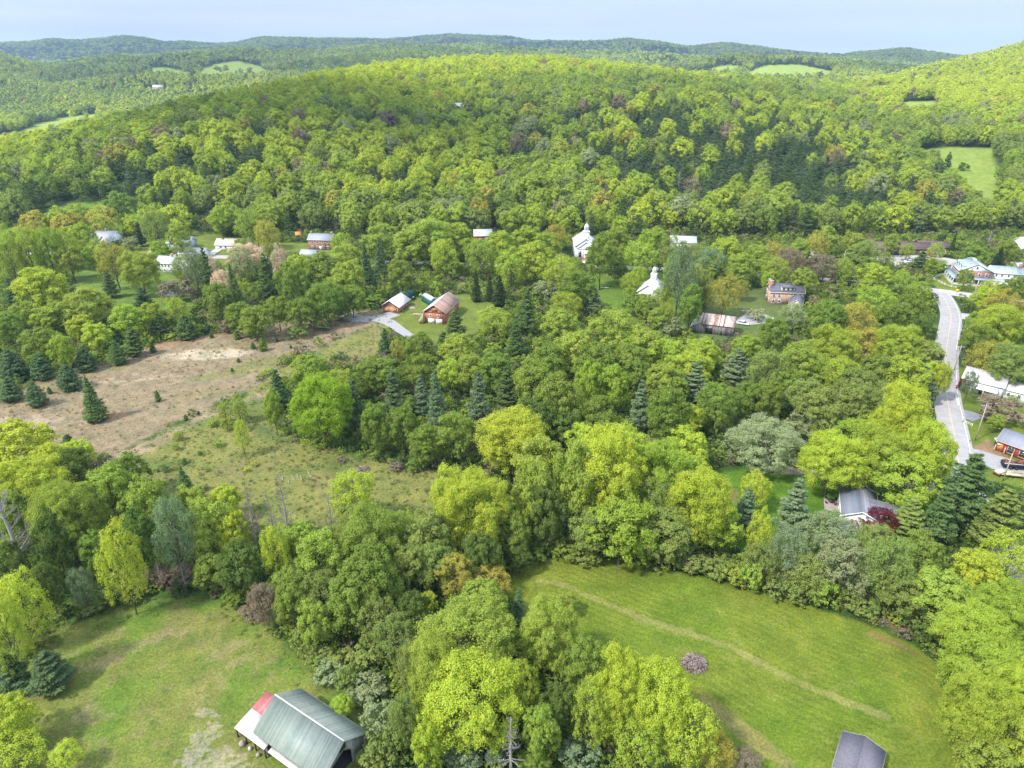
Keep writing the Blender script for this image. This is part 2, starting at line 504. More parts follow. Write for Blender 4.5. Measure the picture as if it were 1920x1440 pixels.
Z['hilllawn'] = poly([(40, 425), (90, 398), (140, 382), (200, 382), (260, 396), (290, 420), (230, 445), (120, 450), (-60, 470), (-60, 420), (0, 430)])
Z['houselawn'] = poly([(240, 462), (360, 430), (420, 440), (500, 455), (630, 455), (640, 480), (400, 500), (260, 480)])
Z['pondlawn'] = poly([(120, 505), (200, 510), (300, 500), (360, 540), (355, 590), (290, 600), (150, 560)])
Z['parking'] = poly([(1640, 482), (1700, 478), (1790, 486), (1860, 498), (1800, 508), (1740, 498), (1660, 496)])
Z['innlawn'] = poly([(1740, 520), (1800, 505), (1840, 545), (1900, 560), (1860, 575), (1760, 548)])
Z['rlawn'] = poly([(1790, 690), (1840, 690), (1960, 760), (2000, 870), (1960, 930), (1830, 890), (1790, 800)])
Z['rdirt'] = poly([(1820, 838), (1850, 822), (1890, 850), (1900, 870), (1840, 866)])
FARC = [poly(p) for p in ([(265, 130), (300, 126), (340, 131), (366, 141), (360, 150), (330, 149), (290, 140)], [(368, 141), (380, 128), (420, 117), (445, 115), (490, 124), (525, 140), (500, 147), (430, 150), (385, 151)],
                          [(1395, 140), (1440, 122), (1500, 121), (1560, 134), (1560, 150), (1480, 154), (1410, 152)],
                          [(1325, 134), (1345, 124), (1385, 124), (1382, 138), (1345, 140)],
                          [(1706, 284), (1740, 280), (1790, 275), (1840, 278), (1868, 276), (1864, 300), (1876, 325), (1870, 350), (1888, 372), (1872, 398), (1846, 425), (1812, 405), (1795, 372), (1765, 352), (1752, 322), (1722, 308)],
                          [(1672, 204), (1700, 190), (1756, 190), (1752, 224), (1690, 228)],
                          [(-80, 264), (40, 246), (110, 222), (180, 212), (200, 220), (170, 242), (110, 262), (60, 280), (0, 294), (-80, 304)],
                          [(1640, 152), (1680, 142), (1700, 150), (1670, 158)],
                          [(1610, 172), (1660, 166), (1700, 176), (1640, 182)])]
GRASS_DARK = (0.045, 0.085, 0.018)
ZCOL = {'brown': (0.225, 0.178, 0.112), 'meadow': (0.185, 0.185, 0.055), 'track': (0.29, 0.225, 0.145), 'mown': (0.138, 0.172, 0.022), 'lawn': (0.150, 0.178, 0.038), 'vlawn': (0.106, 0.164, 0.024),
        'slawn': (0.131, 0.164, 0.032), 'wlawn': (0.084, 0.162, 0.017), 'blawn': (0.101, 0.132, 0.040), 'hilllawn': (0.121, 0.205, 0.024), 'houselawn': (0.131, 0.164, 0.032), 'pondlawn': (0.119, 0.173, 0.032),
        'parking': (0.42, 0.38, 0.33), 'innlawn': (0.149, 0.184, 0.028), 'rlawn': (0.121, 0.162, 0.025), 'rdirt': (0.26, 0.17, 0.10)}

def blob(x, y, px, py, rx, ry, rot=0.0):   # soft patch about a measured place
    g = ground_hit(px, py)
    dx, dy = x - g[0], y - g[1]
    c, s = math.cos(rot), math.sin(rot)
    a = (dx * c + dy * s) / rx; b = (-dx * s + dy * c) / ry
    return a * a + b * b

def build_ground():
    th = np.concatenate([np.linspace(-180, -52, 40, endpoint=False), np.linspace(-52, 52, 1150), np.linspace(52, 180, 41)[1:]])
    rr = [2, 15, 30, 45]
    r = 55.0
    while r < 12500:
        rr.append(r)
        step = 0.0016 * r * (1 + (r / 150.0) * 0.9) if r < 900 else 0.0105 * r
        r += max(0.28, step)
    rr = np.array(rr)
    T, RR = np.meshgrid(np.radians(th), rr)
    x = RR * np.sin(T); y = RR * np.cos(T)
    z = hgt(x, y)
    z = np.where(y < 250, np.where(RR > 900, -3 - (RR - 900) * 0.01, z), z)
    # ----- colour of what grows there
    def nz(s, k): return wob(x, y, s, k)
    big = 0.5 + 0.5 * nz(23, 7); mid = 0.5 + 0.5 * nz(6.3, 9); fine = 0.5 + 0.5 * nz(2.1, 3)
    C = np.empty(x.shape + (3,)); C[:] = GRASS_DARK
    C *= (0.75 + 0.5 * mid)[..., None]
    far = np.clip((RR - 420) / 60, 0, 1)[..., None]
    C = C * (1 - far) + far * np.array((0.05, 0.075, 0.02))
    edge = 1.6 * nz(3.1, 2) + 0.8 * nz(1.2, 6) + 0.5 * rng.standard_normal(x.shape) * 0.5
    sel = (RR < 700) & (y > 0)
    def lay(w, col):
        nonlocal C
        w = np.clip(w, 0, 1)[..., None]
        C = C * (1 - w) + w * np.asarray(col)
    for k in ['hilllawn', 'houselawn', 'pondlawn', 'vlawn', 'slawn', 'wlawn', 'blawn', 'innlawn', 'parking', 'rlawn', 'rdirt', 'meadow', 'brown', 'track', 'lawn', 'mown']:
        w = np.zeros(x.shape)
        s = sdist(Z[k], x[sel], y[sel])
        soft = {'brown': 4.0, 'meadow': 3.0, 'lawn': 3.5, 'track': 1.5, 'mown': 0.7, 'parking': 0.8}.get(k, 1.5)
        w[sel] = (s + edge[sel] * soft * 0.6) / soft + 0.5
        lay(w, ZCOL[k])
    for P in FARC:
        sl = (y > 450) & (RR < 5500)
        w = np.zeros(x.shape); w[sl] = sdist(P, x[sl], y[sl]) / 6 + 0.5
        lay(w, (0.205, 0.265, 0.05))
    # brown field: bleached sand, rusty bracken, greener toes
    inb = np.zeros(x.shape); inb[sel] = np.clip(sdist(Z['brown'], x[sel], y[sel]) / 4, 0, 1)
    lay(inb * np.clip(1.3 - blob(x, y, 392, 664, 17, 5.5, 0.15) + 0.9 * nz(2.3, 5) * 0.6, 0, 0.85), (0.47, 0.39, 0.29))
    lay(inb * np.clip(0.9 - blob(x, y, 275, 706, 16, 4.5, 0.25) + 0.8 * nz(2.0, 8), 0, 0.55), (0.42, 0.34, 0.26))
    lay(inb * np.clip(0.8 - blob(x, y, 45, 795, 22, 5.5, 0.1) + 0.9 * nz(2.4, 1), 0, 0.5), (0.42, 0.34, 0.27))
    lay(inb * np.clip(1.0 - blob(x, y, 305, 702, 24, 3.0, 0.2) + 0.9 * nz(1.8, 4), 0, 0.5), (0.16, 0.10, 0.055))
    lay(inb * np.clip(0.9 - blob(x, y, 190, 780, 9, 4.0) + 0.5 * nz(1.5, 2), 0, 0.5), (0.30, 0.13, 0.05))
    lay(inb * np.clip(0.9 - blob(x, y, 270, 650, 30, 5.0, 0.3) + 0.5 * nz(1.9, 2), 0, 0.5), (0.30, 0.15, 0.08))
    lay(inb * np.clip(nz(9, 12) * 0.9 - 0.1, 0, 0.45), (0.17, 0.16, 0.06))
    lay(inb * np.clip(1.4 - blob(x, y, 560, 672, 36, 6, 0.55) + 0.7 * nz(3, 12), 0, 0.75), (0.16, 0.17, 0.055))
    lay(inb * np.clip(nz(1.15, 13) * 1.2 - 0.25, 0, 0.40), (0.13, 0.085, 0.05))
    lay(inb * np.clip(-nz(0.9, 15) * 1.2 - 0.30, 0, 0.30), (0.34, 0.25, 0.17))
    inm = np.zeros(x.shape); inm[sel] = np.clip(sdist(Z['meadow'], x[sel], y[sel]) / 3, 0, 1)
    lay(inm * np.clip(nz(7, 14) * 1.1 - 0.1, 0, 0.55), (0.19, 0.16, 0.075))
    lay(inm * np.clip(-nz(8, 17) * 1.1 - 0.1, 0, 0.6), (0.075, 0.12, 0.03))
    lay(inm * np.clip(nz(1.7, 18) * 1.3 - 0.3, 0, 0.45), (0.07, 0.11, 0.03))
    lay(inm * np.clip(1.3 - blob(x, y, 560, 790, 14, 14), 0, 0.7), (0.06, 0.11, 0.03))
    # mown field: mowing tracks following its edge, one straw-coloured swath, blotches
    inw = np.zeros(x.shape); sdw = np.zeros(x.shape); sdw[sel] = sdist(Z['mown'], x[sel], y[sel]); inw = np.clip(sdw / 1.5, 0, 1)
    lay(inw * np.clip(nz(11, 20) * 0.8, 0, 0.5), (0.20, 0.235, 0.030))
    lay(inw * np.clip(-nz(13, 22) * 0.9, 0, 0.5), (0.092, 0.165, 0.016))
    lay(inw * np.clip(nz(2.2, 27) * 1.2 - 0.45, 0, 0.3), (0.22, 0.225, 0.055))
    lay(inw * np.clip(-nz(1.6, 29) * 1.2 - 0.5, 0, 0.35), (0.075, 0.14, 0.014))
    sw = [ground_hit(a, b)[:2] for a, b in [(1010, 1088), (1060, 1098), (1120, 1125), (1200, 1158), (1290, 1188), (1370, 1212), (1460, 1262), (1560, 1306), (1660, 1342)]]
    ds = np.full(x.shape, 99.0)
    for (ax, ay), (bx, by) in zip(sw[:-1], sw[1:]):
        L = (bx - ax) ** 2 + (by - ay) ** 2
        t = np.clip(((x - ax) * (bx - ax) + (y - ay) * (by - ay)) / L, 0, 1)
        ds = np.minimum(ds, np.hypot(x - ax - t * (bx - ax), y - ay - t * (by - ay)))
    lay(inw * np.clip(np.sin(ds * 3.9 + 0.8 * nz(9, 4)) * 0.4 + 0.5 * nz(5, 3) - 0.10, 0, 0.30), (0.185, 0.215, 0.035))
    lay(inw * np.clip(-np.sin(ds * 3.9 + 0.8 * nz(9, 4)) * 0.3 + 0.4 * nz(6, 8), 0, 0.28), (0.085, 0.13, 0.015))
    lay(np.clip(1.0 - ds / 1.15 + 0.55 * nz(0.9, 31) + 0.45 * nz(6, 2), 0, 0.50), (0.27, 0.24, 0.09))
    lay(inw * np.clip(1.2 - blob(x, y, 1715, 1218, 9, 1.5, -0.55) + 0.4 * nz(1.3, 8), 0, 0.6), (0.21, 0.14, 0.06))
    lay(inw * np.clip(1.0 - blob(x, y, 1400, 1375, 12, 2.2, -0.9) + 0.4 * nz(1.3, 8), 0, 0.6), (0.24, 0.19, 0.08))
    # rough lawn by the barn
    inl = np.zeros(x.shape); inl[sel] = np.clip(sdist(Z['lawn'], x[sel], y[sel]) / 2.5, 0, 1)
    lay(inl * np.clip(nz(5.2, 33) * 1.1 - 0.05, 0, 0.55), (0.19, 0.175, 0.06))
    lay(inl * np.clip(-nz(6.1, 35) * 1.2 - 0.1, 0, 0.65), (0.10, 0.175, 0.022))
    lay(inl * np.clip(nz(1.6, 37) * 1.2 - 0.35, 0, 0.4), (0.22, 0.185, 0.085))
    lay(inl * np.clip(-nz(1.1, 39) * 1.2 - 0.4, 0, 0.4), (0.06, 0.12, 0.02))
    for a, b, rx, ry, ro in [(245, 1215, 8, 1.6, .55), (320, 1185, 3.5, 1.8, 0), (430, 1215, 4, 1.5, .6), (190, 1245, 4, 1.3, .3), (450, 1240, 3, 1.2, 0.4), (160, 1340, 3, 2, 0)]:
        lay(inl * np.clip(1.1 - blob(x, y, a, b, rx, ry, ro) + 1.3 * nz(0.8, 41), 0, 0.45), (0.26, 0.21, 0.11))
    for a, b, rx, ry, ro in [(372, 1400, 2.6, 5.0, -.2), (382, 1335, 1.6, 1.0, 0), (402, 1342, 1.0, .6, 0), (400, 1435, 5, 3, 0)]:
        lay(inl * np.clip(1.1 - blob(x, y, a, b, rx, ry, ro) + 1.2 * nz(0.7, 43), 0, 0.6), (0.32, 0.28, 0.20))
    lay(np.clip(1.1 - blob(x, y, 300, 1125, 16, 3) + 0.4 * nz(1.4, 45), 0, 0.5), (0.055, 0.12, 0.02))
    lay(np.clip(1.1 - blob(x, y, 1355, 920, 4, 6.5) + 0.4 * nz(1.4, 45), 0, 0.7), (0.24, 0.15, 0.08))
    lay(np.clip(1.1 - blob(x, y, 1690, 1160, 13, 5, -.5) + 0.5 * nz(1.0, 47), 0, 0.8), (0.20, 0.14, 0.07))
    lay(np.clip(1.1 - blob(x, y, 1150, 516, 6, 4, 0), 0, 0.5), (0.25, 0.18, 0.09))
    C *= (0.80 + 0.2 * fine)[..., None]
    n, k = x.shape
    V = np.stack([x, y, z], -1).reshape(-1, 3)
    i = np.arange(n - 1)[:, None] * k + np.arange(k - 1)[None, :]
    F = np.stack([i, i + k, i + k + 1, i + 1], -1).reshape(-1, 4)
    F = F[:, ::-1]
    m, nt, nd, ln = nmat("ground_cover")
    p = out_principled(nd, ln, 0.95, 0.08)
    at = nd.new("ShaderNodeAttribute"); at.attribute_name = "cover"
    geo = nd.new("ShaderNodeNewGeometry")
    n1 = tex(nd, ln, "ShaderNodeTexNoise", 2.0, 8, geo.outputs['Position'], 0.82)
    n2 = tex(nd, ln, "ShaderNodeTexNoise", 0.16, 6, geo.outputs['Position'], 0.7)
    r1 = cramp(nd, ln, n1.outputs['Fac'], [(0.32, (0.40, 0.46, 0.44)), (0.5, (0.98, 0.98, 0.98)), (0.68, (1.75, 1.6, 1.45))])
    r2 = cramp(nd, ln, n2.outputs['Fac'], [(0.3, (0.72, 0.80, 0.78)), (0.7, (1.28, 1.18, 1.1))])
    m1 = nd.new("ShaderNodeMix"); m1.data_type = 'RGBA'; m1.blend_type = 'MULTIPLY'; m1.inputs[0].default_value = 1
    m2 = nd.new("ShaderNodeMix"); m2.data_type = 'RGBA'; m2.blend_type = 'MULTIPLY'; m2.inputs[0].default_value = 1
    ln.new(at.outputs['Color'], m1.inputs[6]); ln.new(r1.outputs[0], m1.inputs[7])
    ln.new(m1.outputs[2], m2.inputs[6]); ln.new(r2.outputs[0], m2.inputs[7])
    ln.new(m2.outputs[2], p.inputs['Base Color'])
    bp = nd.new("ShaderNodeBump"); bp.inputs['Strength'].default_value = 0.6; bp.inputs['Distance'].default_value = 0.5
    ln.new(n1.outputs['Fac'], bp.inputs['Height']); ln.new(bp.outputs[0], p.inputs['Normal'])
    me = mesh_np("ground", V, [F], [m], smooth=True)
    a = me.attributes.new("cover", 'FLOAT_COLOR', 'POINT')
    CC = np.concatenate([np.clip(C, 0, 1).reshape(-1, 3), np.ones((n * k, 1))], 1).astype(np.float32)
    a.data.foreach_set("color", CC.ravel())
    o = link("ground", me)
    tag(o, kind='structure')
    return rr, np.radians(th), z

_rr, _th, _zz = build_ground()
# skyline seen from the viewpoint, used only to skip trees nobody near the viewpoint could see
_sel = np.abs(_th) < R(52)
_el = (_zz[:, _sel] - CAM_H) / _rr[:, None]
_runmax = np.maximum.accumulate(_el, axis=0)
_ths = _th[_sel]
def seen(x, y, z, margin):
    r = np.hypot(x, y); t = np.arctan2(x, y)
    ti = np.clip(((t - _ths[0]) / (_ths[-1] - _ths[0]) * (len(_ths) - 1)).astype(int), 0, len(_ths) - 1)
    ri = np.clip(np.searchsorted(_rr, r) - 3, 0, len(_rr) - 1)
    return (z + margin - CAM_H) / r >= _runmax[ri, ti]

# ------------------------------------------------------------------ foliage builders (all crowns are 1 wide and 1 tall; the object scale gives their size)
def unit(v): return v / (np.linalg.norm(v, axis=-1, keepdims=True) + 1e-9)

def cards(c, n, size, rg, ratio=0.7, tone=None, tdir=None):
    """leaf-sized quads at c facing about n"""
    N = len(c)
    n = unit(n)
    t = rg.standard_normal((N, 3)) if tdir is None else tdir + 0.25 * rg.standard_normal((N, 3))
    t = unit(t - (t * n).sum(1, keepdims=True) * n)
    b = np.cross(n, t)
    s = (np.asarray(size) * (0.65 + 0.7 * rg.random(N)))[:, None] * 0.5
    V = np.stack([c - t * s, c + b * s * ratio - n * s * 0.15, c + t * s, c - b * s * ratio - n * s * 0.15], 1).reshape(-1, 3)
    F = np.arange(4 * N).reshape(N, 4)
    tn = rg.random(N) if tone is None else np.clip(tone + 0.22 * rg.standard_normal(N), 0, 1)
    return V, F, np.repeat(tn, 4)

def crown_mesh(name, parts, W, Hh, mat=FOL):
    V = np.concatenate([p[0] for p in parts]); off = 0; F = []
    for p in parts:
        F.append(p[1] + off); off += len(p[0])
    F = np.concatenate(F)
    V = V / np.array([W, W, Hh])
    me = mesh_np(name, V, [F], [mat])
    a = me.attributes.new("leaf_tone", 'FLOAT', 'POINT')
    a.data.foreach_set("value", np.concatenate([p[2] for p in parts]).astype(np.float32))
    return me

def broad(seed, lobes=12, sub=12, leaves=60, leaf=0.42, W=12.0, Hh=15.0, low=0.2, spread=1.0, airy=0.0, dome=0.35):
    rg = np.random.default_rng(seed)
    rx, cz, rz = W / 2, Hh * (low + 1) / 2, Hh * (1 - low) / 2
    L = []
    ga = PI * (3 - 5 ** 0.5)
    ph0 = rg.random() * 6
    for i in range(lobes):
        h = 1 - 1.75 * (i + 0.5) / lobes
        a = i * ga + ph0 + rg.normal() * 0.25
        q = math.sqrt(max(0, 1 - h * h))
        lr = (0.29 + 0.22 * rg.random()) * spread
        k = 1 - lr * 0.95
        k *= 0.84 + 0.32 * rg.random()
        L.append((np.array([rx * q * math.cos(a) * k, rx * q * math.sin(a) * k, cz + rz * (h * 0.95) * k]), lr * rx))
    out = []
    cc, nn, tt = [], [], []
    for c, lr in L:
        d = unit(rg.standard_normal((sub, 3)) + np.array([0, 0, 0.45]) + unit(c - np.array([0, 0, cz - rz * .4])) * 0.9)
        for j in range(sub):
            r = lr * (0.72 + 0.4 * rg.random())
            sc = c + d[j] * r * np.array([1, 1, 1.05])
            sr = lr * (0.20 + 0.30 * rg.random())
            m = int(leaves * (0.45 + 1.3 * (sr / lr) ** 1.2 * 1.4))
            dd = unit(rg.standard_normal((m, 3)) + np.array([0, 0, 0.35]) + d[j] * 0.35)
            rad = sr * (0.45 + 0.6 * rg.random(m) + 0.5 * (rg.random(m) < .12))[:, None]
            stretch = np.array([1, 1, 0.75 + 1.0 * airy])
            p = sc + dd * rad * stretch
            cc.append(p); nn.append(dd * 0.75 + unit((p - np.array([0, 0, cz])) / np.array([rx, rx, rz])) * dome + np.array([0, 0, 0.35]) + (0.55 - 0.2 * dome) * rg.standard_normal((m, 3)))
            tt.append(np.full(m, 0.35 + 0.3 * rg.random()))
    c = np.concatenate(cc); n = np.concatenate(nn); t = np.concatenate(tt)
    # loose leaves within the crown
    m = int(len(c) * 0.12)
    d = unit(rg.standard_normal((m, 3)))
    q = d * np.array([rx, rx, rz]) * (0.35 + 0.6 * rg.random(m))[:, None] + np.array([0, 0, cz])
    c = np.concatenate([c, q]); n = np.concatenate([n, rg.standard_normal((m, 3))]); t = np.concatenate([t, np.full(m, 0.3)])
    return [cards(c, n, leaf, rg, 0.75, t)], W, Hh, L

def limbs_mesh(name, seed, L, W, Hh, low, mat, r0=0.32, k=6, thin=1.0, twigs=0):
    rg = random.Random(seed)
    b = MB()
    lean = Vector((rg.uniform(-.3, .3), rg.uniform(-.3, .3), 0))
    P = [Vector((0, 0, -0.4))] + [Vector((0, 0, 0)).lerp(Vector((lean.x, lean.y, Hh * 0.82)), t) + Vector((rg.uniform(-.15, .15), rg.uniform(-.15, .15), 0)) for t in (0.0, .25, .5, .75, 1)]
    rad = [r0 * 1.25, r0, r0 * .8, r0 * .6, r0 * .35, r0 * .1]
    b.tube(P, [q * thin for q in rad], k)
    for c, lr in L:
        c = Vector(c)
        z0 = max(Hh * low * 0.8, c.z - 0.55 * math.hypot(c.x, c.y) - 1.0)
        t = min(1, z0 / (Hh * 0.82))
        s = Vector((lean.x * t, lean.y * t, z0))
        m = s.lerp(c, 0.5) + Vector((0, 0, 0.4))
        b.tube([s, m, c], [r0 * .38 * thin, r0 * .24 * thin, r0 * .08 * thin], 4, False)
        for _ in range(twigs):
            e = c + Vector((rg.gauss(0, 1), rg.gauss(0, 1), rg.gauss(.3, 1))).normalized() * lr * rg.uniform(.6, 1.05)
            b.tube([m.lerp(c, rg.uniform(.2, .9)), e], [r0 * .12 * thin, r0 * .04 * thin], 3, False)
    me = b.mesh(name, mat, True)
    co = np.empty(len(me.vertices) * 3, np.float32); me.vertices.foreach_get("co", co)
    co = co.reshape(-1, 3) / np.array([W, W, Hh]); me.vertices.foreach_set("co", co.astype(np.float32).ravel()); me.update()
    return me

def conifer(seed, whorls=16, per=6, tufts=70, leaf=0.5, W=8.0, Hh=18.0, low=0.12, droop=0.15, taper=1.0, ragged=0.25, fan=0.34, up=0.0):
    rg = np.random.default_rng(seed)
    cc, nn, tt, td, L = [], [], [], [], []
    for i in range(whorls):
        f = (i + 0.5) / whorls
        z = Hh * (low + (1 - low) * f * 0.97)
        prof = (1 - f) ** taper if taper < 5 else 1
        prof = max(prof, 0.04) * min(1, 0.55 + f * 3.2)
        for j in range(per):
            a = 2 * PI * (j + rg.random() * 0.8 + 0.37 * i) / per
            ln_ = W / 2 * prof * (1 - ragged * rg.random())
            if ln_ < 0.12: continue
            z = Hh * (low + (1 - low) * min(0.99, f + rg.normal() * 0.45 / whorls) * 0.97)
            m = max(6, int(tufts * (0.25 + ln_ / (W / 2))))
            s = rg.random(m) ** 0.6
            wid = fan * ln_ * np.sin(np.clip(s * PI * 0.85 + 0.25, 0, PI)) * (rg.random(m) * 2 - 1)
            d = np.array([math.cos(a), math.sin(a), 0.0]); sd = np.array([-math.sin(a), math.cos(a), 0.0])
            hz = -droop * ln_ * s + up * ln_ * s ** 2 + 0.05 * rg.standard_normal(m) * (0.6 + leaf)
            p = d * (s * ln_)[:, None] + sd * wid[:, None] + np.array([0, 0, 1.0]) * (z + hz + 0.10 * rg.standard_normal(m) * min(ln_, 3.0) * 0.6 - np.abs(wid) * 0.25)[:, None]
            cc.append(p); nn.append(np.array([0, 0, 0.9]) + d * 0.35 + 0.45 * rg.standard_normal((m, 3)))
            td.append(np.repeat(d[None] + sd[None] * 0.0, m, 0) + sd * (np.sign(wid) * 0.6)[:, None] + np.array([0, 0, 0.25]))
            tt.append(np.full(m, 0.3 + 0.4 * rg.random()) + 0.2 * (s - 0.5))
            L.append((np.array([d[0] * ln_ * .8, d[1] * ln_ * .8, z - droop * ln_ * .8]), z))
    c = np.concatenate(cc); n = np.concatenate(nn); t = np.concatenate(tt); dd = np.concatenate(td)
    return [cards(c, n, leaf, rg, 0.42, t, dd)], W, Hh, L

def stem_mesh(name, seed, L, W, Hh, mat, r0=0.24, every=3):
    b = MB()
    b.tube([(0, 0, -.4), (0, 0, Hh * .5), (0, 0, Hh * .97)], [r0 * 1.15, r0 * .7, .03], 6)
    for i, (c, z) in enumerate(L):
        if i % every: continue
        b.tube([(0, 0, z), tuple(c)], [r0 * .2, .02], 3, False)
    me = b.mesh(name, mat, True)
    co = np.empty(len(me.vertices) * 3, np.float32); me.vertices.foreach_get("co", co)
    co = co.reshape(-1, 3) / np.array([W, W, Hh]); me.vertices.foreach_set("co", co.astype(np.float32).ravel()); me.update()
    return me

def bare_mesh(name, seed, Hh=15.0, W=8.0, mat=None, n=26, depth=2, snag=False):
    rg = random.Random(seed)
    b = MB()
    P = [Vector((0, 0, -.4)), Vector((.1, 0, Hh * .3)), Vector((-.1, .15, Hh * .65)), Vector((.05, 0, Hh))]
    b.tube(P, [.42, .30, .17, .04], 6)
    def br(s, d, ln_, r, dep):
        e1 = s + d * ln_ * .5 + Vector((0, 0, .06 * ln_)); d2 = (d + Vector((rg.gauss(0, .25), rg.gauss(0, .25), .25))).normalized()
        e2 = e1 + d2 * ln_ * .5
        b.tube([s, e1, e2], [r, r * .6, r * .2], 3, False)
        if dep:
            for q in range(5):
                t = rg.uniform(.25, 1); st = s.lerp(e1, t * 2) if t < .5 else e1.lerp(e2, t * 2 - 1)
                br(st, (d + Vector((rg.gauss(0, .6), rg.gauss(0, .6), rg.gauss(.2, .35)))).normalized(), ln_ * .45, r * .45, dep - 1)
    for i in range(n):
        f = rg.uniform(.25, .98); a = rg.uniform(0, 2 * PI)
        ln_ = W / 2 * (1.15 - f * .85) * rg.uniform(.6, 1.0)
        br(Vector((0, 0, Hh * f)), Vector((math.cos(a), math.sin(a), -0.1 if snag else .55)).normalized(), ln_, .13 * (1.2 - f), depth)
    me = b.mesh(name, mat, False)
    co = np.empty(len(me.vertices) * 3, np.float32); me.vertices.foreach_get("co", co)
    co = co.reshape(-1, 3) / np.array([W, W, Hh]); me.vertices.foreach_set("co", co.astype(np.float32).ravel()); me.update()
    return me

PROTO = {}
def mk(key, gen, stem, n):
    PROTO[key] = []
    for i in range(n):
        parts, W, Hh, L = gen(i)
        PROTO[key].append((crown_mesh("crown", parts, W, Hh), stem(i, L, W, Hh)))

# X very large near maples, M round broadleaf, A airy young leaf, P pine, S spruce, K bush, W willow, B blossom uses A
mk('X', lambda i: broad(100 + i, 26, 17, 125, 0.26, 16, 17, 0.12, 0.82), lambda i, L, W, H: limbs_mesh("trunk", i, L, W, H, .12, BARK, .42), 3)
mk('M', lambda i: broad(200 + i, 15, 13, 85, 0.33, 11, 13.5, 0.1, 0.95), lambda i, L, W, H: limbs_mesh("trunk", 10 + i, L, W, H, .1, BARK, .28), 5)
mk('A', lambda i: broad(300 + i, 24, 14, 32, 0.25, 10, 14, 0.1, 0.8, 0.5), lambda i, L, W, H: limbs_mesh("trunk", 20 + i, L, W, H, .1, BARK, .22, twigs=7), 4)
mk('K', lambda i: broad(400 + i, 9, 9, 34, 0.28, 5, 4, 0.0, 1.05), lambda i, L, W, H: limbs_mesh("stem", 30 + i, L, W, H, .02, BARK, .10, 4), 3)
mk('W', lambda i: broad(500 + i, 26, 18, 70, 0.25, 16, 14, 0.0, 0.72), lambda i, L, W, H: limbs_mesh("trunk", 40 + i, L, W, H, .1, BARK, .4), 1)
mk('P', lambda i: conifer(600 + i, 18, 6, 110, 0.55, 9, 17, 0.10, 0.05, 0.62, 0.42, 0.42, 0.22), lambda i, L, W, H: stem_mesh("trunk", i, L, W, H, BARK, .26), 4)
mk('S', lambda i: conifer(700 + i, 24, 8, 52, 0.42, 6.5, 16, 0.03, 0.28, 0.95, 0.22, 0.40, 0.10), lambda i, L, W, H: stem_mesh("trunk", i, L, W, H, BARK, .2), 2)
mk('Y', lambda i: conifer(800 + i, 11, 8, 70, 0.42, 6, 6.5, 0.0, -0.12, 0.55, 0.2, 0.45, 0.12), lambda i, L, W, H: stem_mesh("trunk", i, L, W, H, BARK, .16), 2)   # young bushy pine, branches to the ground
PROTO['D'] = [(None, bare_mesh("trunk", 5 + i, 15, 8, BARK_PALE)) for i in range(2)]
PROTO['N'] = [(None, bare_mesh("trunk", 9, 15, 6, BARK_PALE, 60, 1, True))]
PROTO['T'] = [(None, bare_mesh("trunk", 15 + i, 17, 7, m_plain("grey_bark", (.26, .225, .20), .9), 44, 2)) for i in range(2)]

COLS = {'E': (0.31, 0.43, 0.045), 'Q': (0.330, 0.375, 0.200), 'y': (0.345, 0.425, 0.062), 'Y': (0.435, 0.490, 0.062), 'l': (0.325, 0.395, 0.072), 'g': (0.228, 0.300, 0.058), 'd': (0.140, 0.200, 0.048), 'o': (0.299, 0.325, 0.072), 'O': (0.416, 0.377, 0.078),
        's': (0.305, 0.345, 0.169), 'w': (0.620, 0.470, 0.390), 'r': (0.163, 0.023, 0.034), 'b': (0.135, 0.205, 0.090), 'p': (0.150, 0.220, 0.075), 'B': (0.286, 0.227, 0.163), 'k': (0.065, 0.101, 0.042),
        't': (0.215, 0.280, 0.150), 'v': (0.255, 0.310, 0.082)}
ROADS = []
HOUSES = []
# ------------------------------------------------------------------ buildings
WHITE = m_boards("white_clapboard", (0.78, 0.77, 0.74), 'z', 0.25, None, 0.6, 0.06, 0.86)
WHITE_P = m_plain("white_paint", (0.80, 0.79, 0.76), 0.5, 0.08)
CREAM = m_plain("cream_paint", (0.70, 0.63, 0.45), 0.6, 0.1)
GREEN_METAL = m_boards("green_ribbed_metal", (0.215, 0.265, 0.225), 'x', 0.30, (0.25, 0.275, 0.235), 0.5, 0.18, 0.80)
WHITE_METAL = m_boards("white_ribbed_metal", (0.62, 0.60, 0.58), 'x', 0.42, None, 0.4, 0.08, 0.80)
PINK_METAL = m_boards("faded_red_metal", (0.42, 0.12, 0.12), 'x', 0.62, (0.50, 0.17, 0.16), 0.45, 0.10, 0.72)
GREY_METAL = m_boards("grey_standing_seam", (0.14, 0.15, 0.18), 'y', 0.42, None, 0.6, 0.08, 0.72)
BROWN_METAL = m_boards("brown_metal_roof", (0.23, 0.13, 0.10), 'x', 0.55, (0.31, 0.20, 0.16), 0.6, 0.22, 0.75)
RUST_METAL = m_boards("rusty_metal_roof", (0.25, 0.075, 0.045), 'x', 0.55, (0.60, 0.47, 0.40), 0.6, 0.35, 0.8)
SHINGLE_G = m_boards("grey_shingles", (0.15, 0.15, 0.175), 'z', 0.16, (0.19, 0.19, 0.215), 0.85, 0.22, 0.85)
SHINGLE_D = m_boards("dark_shingles", (0.095, 0.095, 0.12), 'z', 0.16, (0.12, 0.12, 0.145), 0.8, 0.22, 0.85)
SHINGLE_B = m_boards("brown_shingles", (0.115, 0.075, 0.065), 'z', 0.16, (0.16, 0.10, 0.085), 0.85, 0.22, 0.85)
SHINGLE_T = m_boards("tan_shingles", (0.40, 0.35, 0.29), 'z', 0.16, (0.45, 0.39, 0.33), 0.85, 0.15, 0.9)
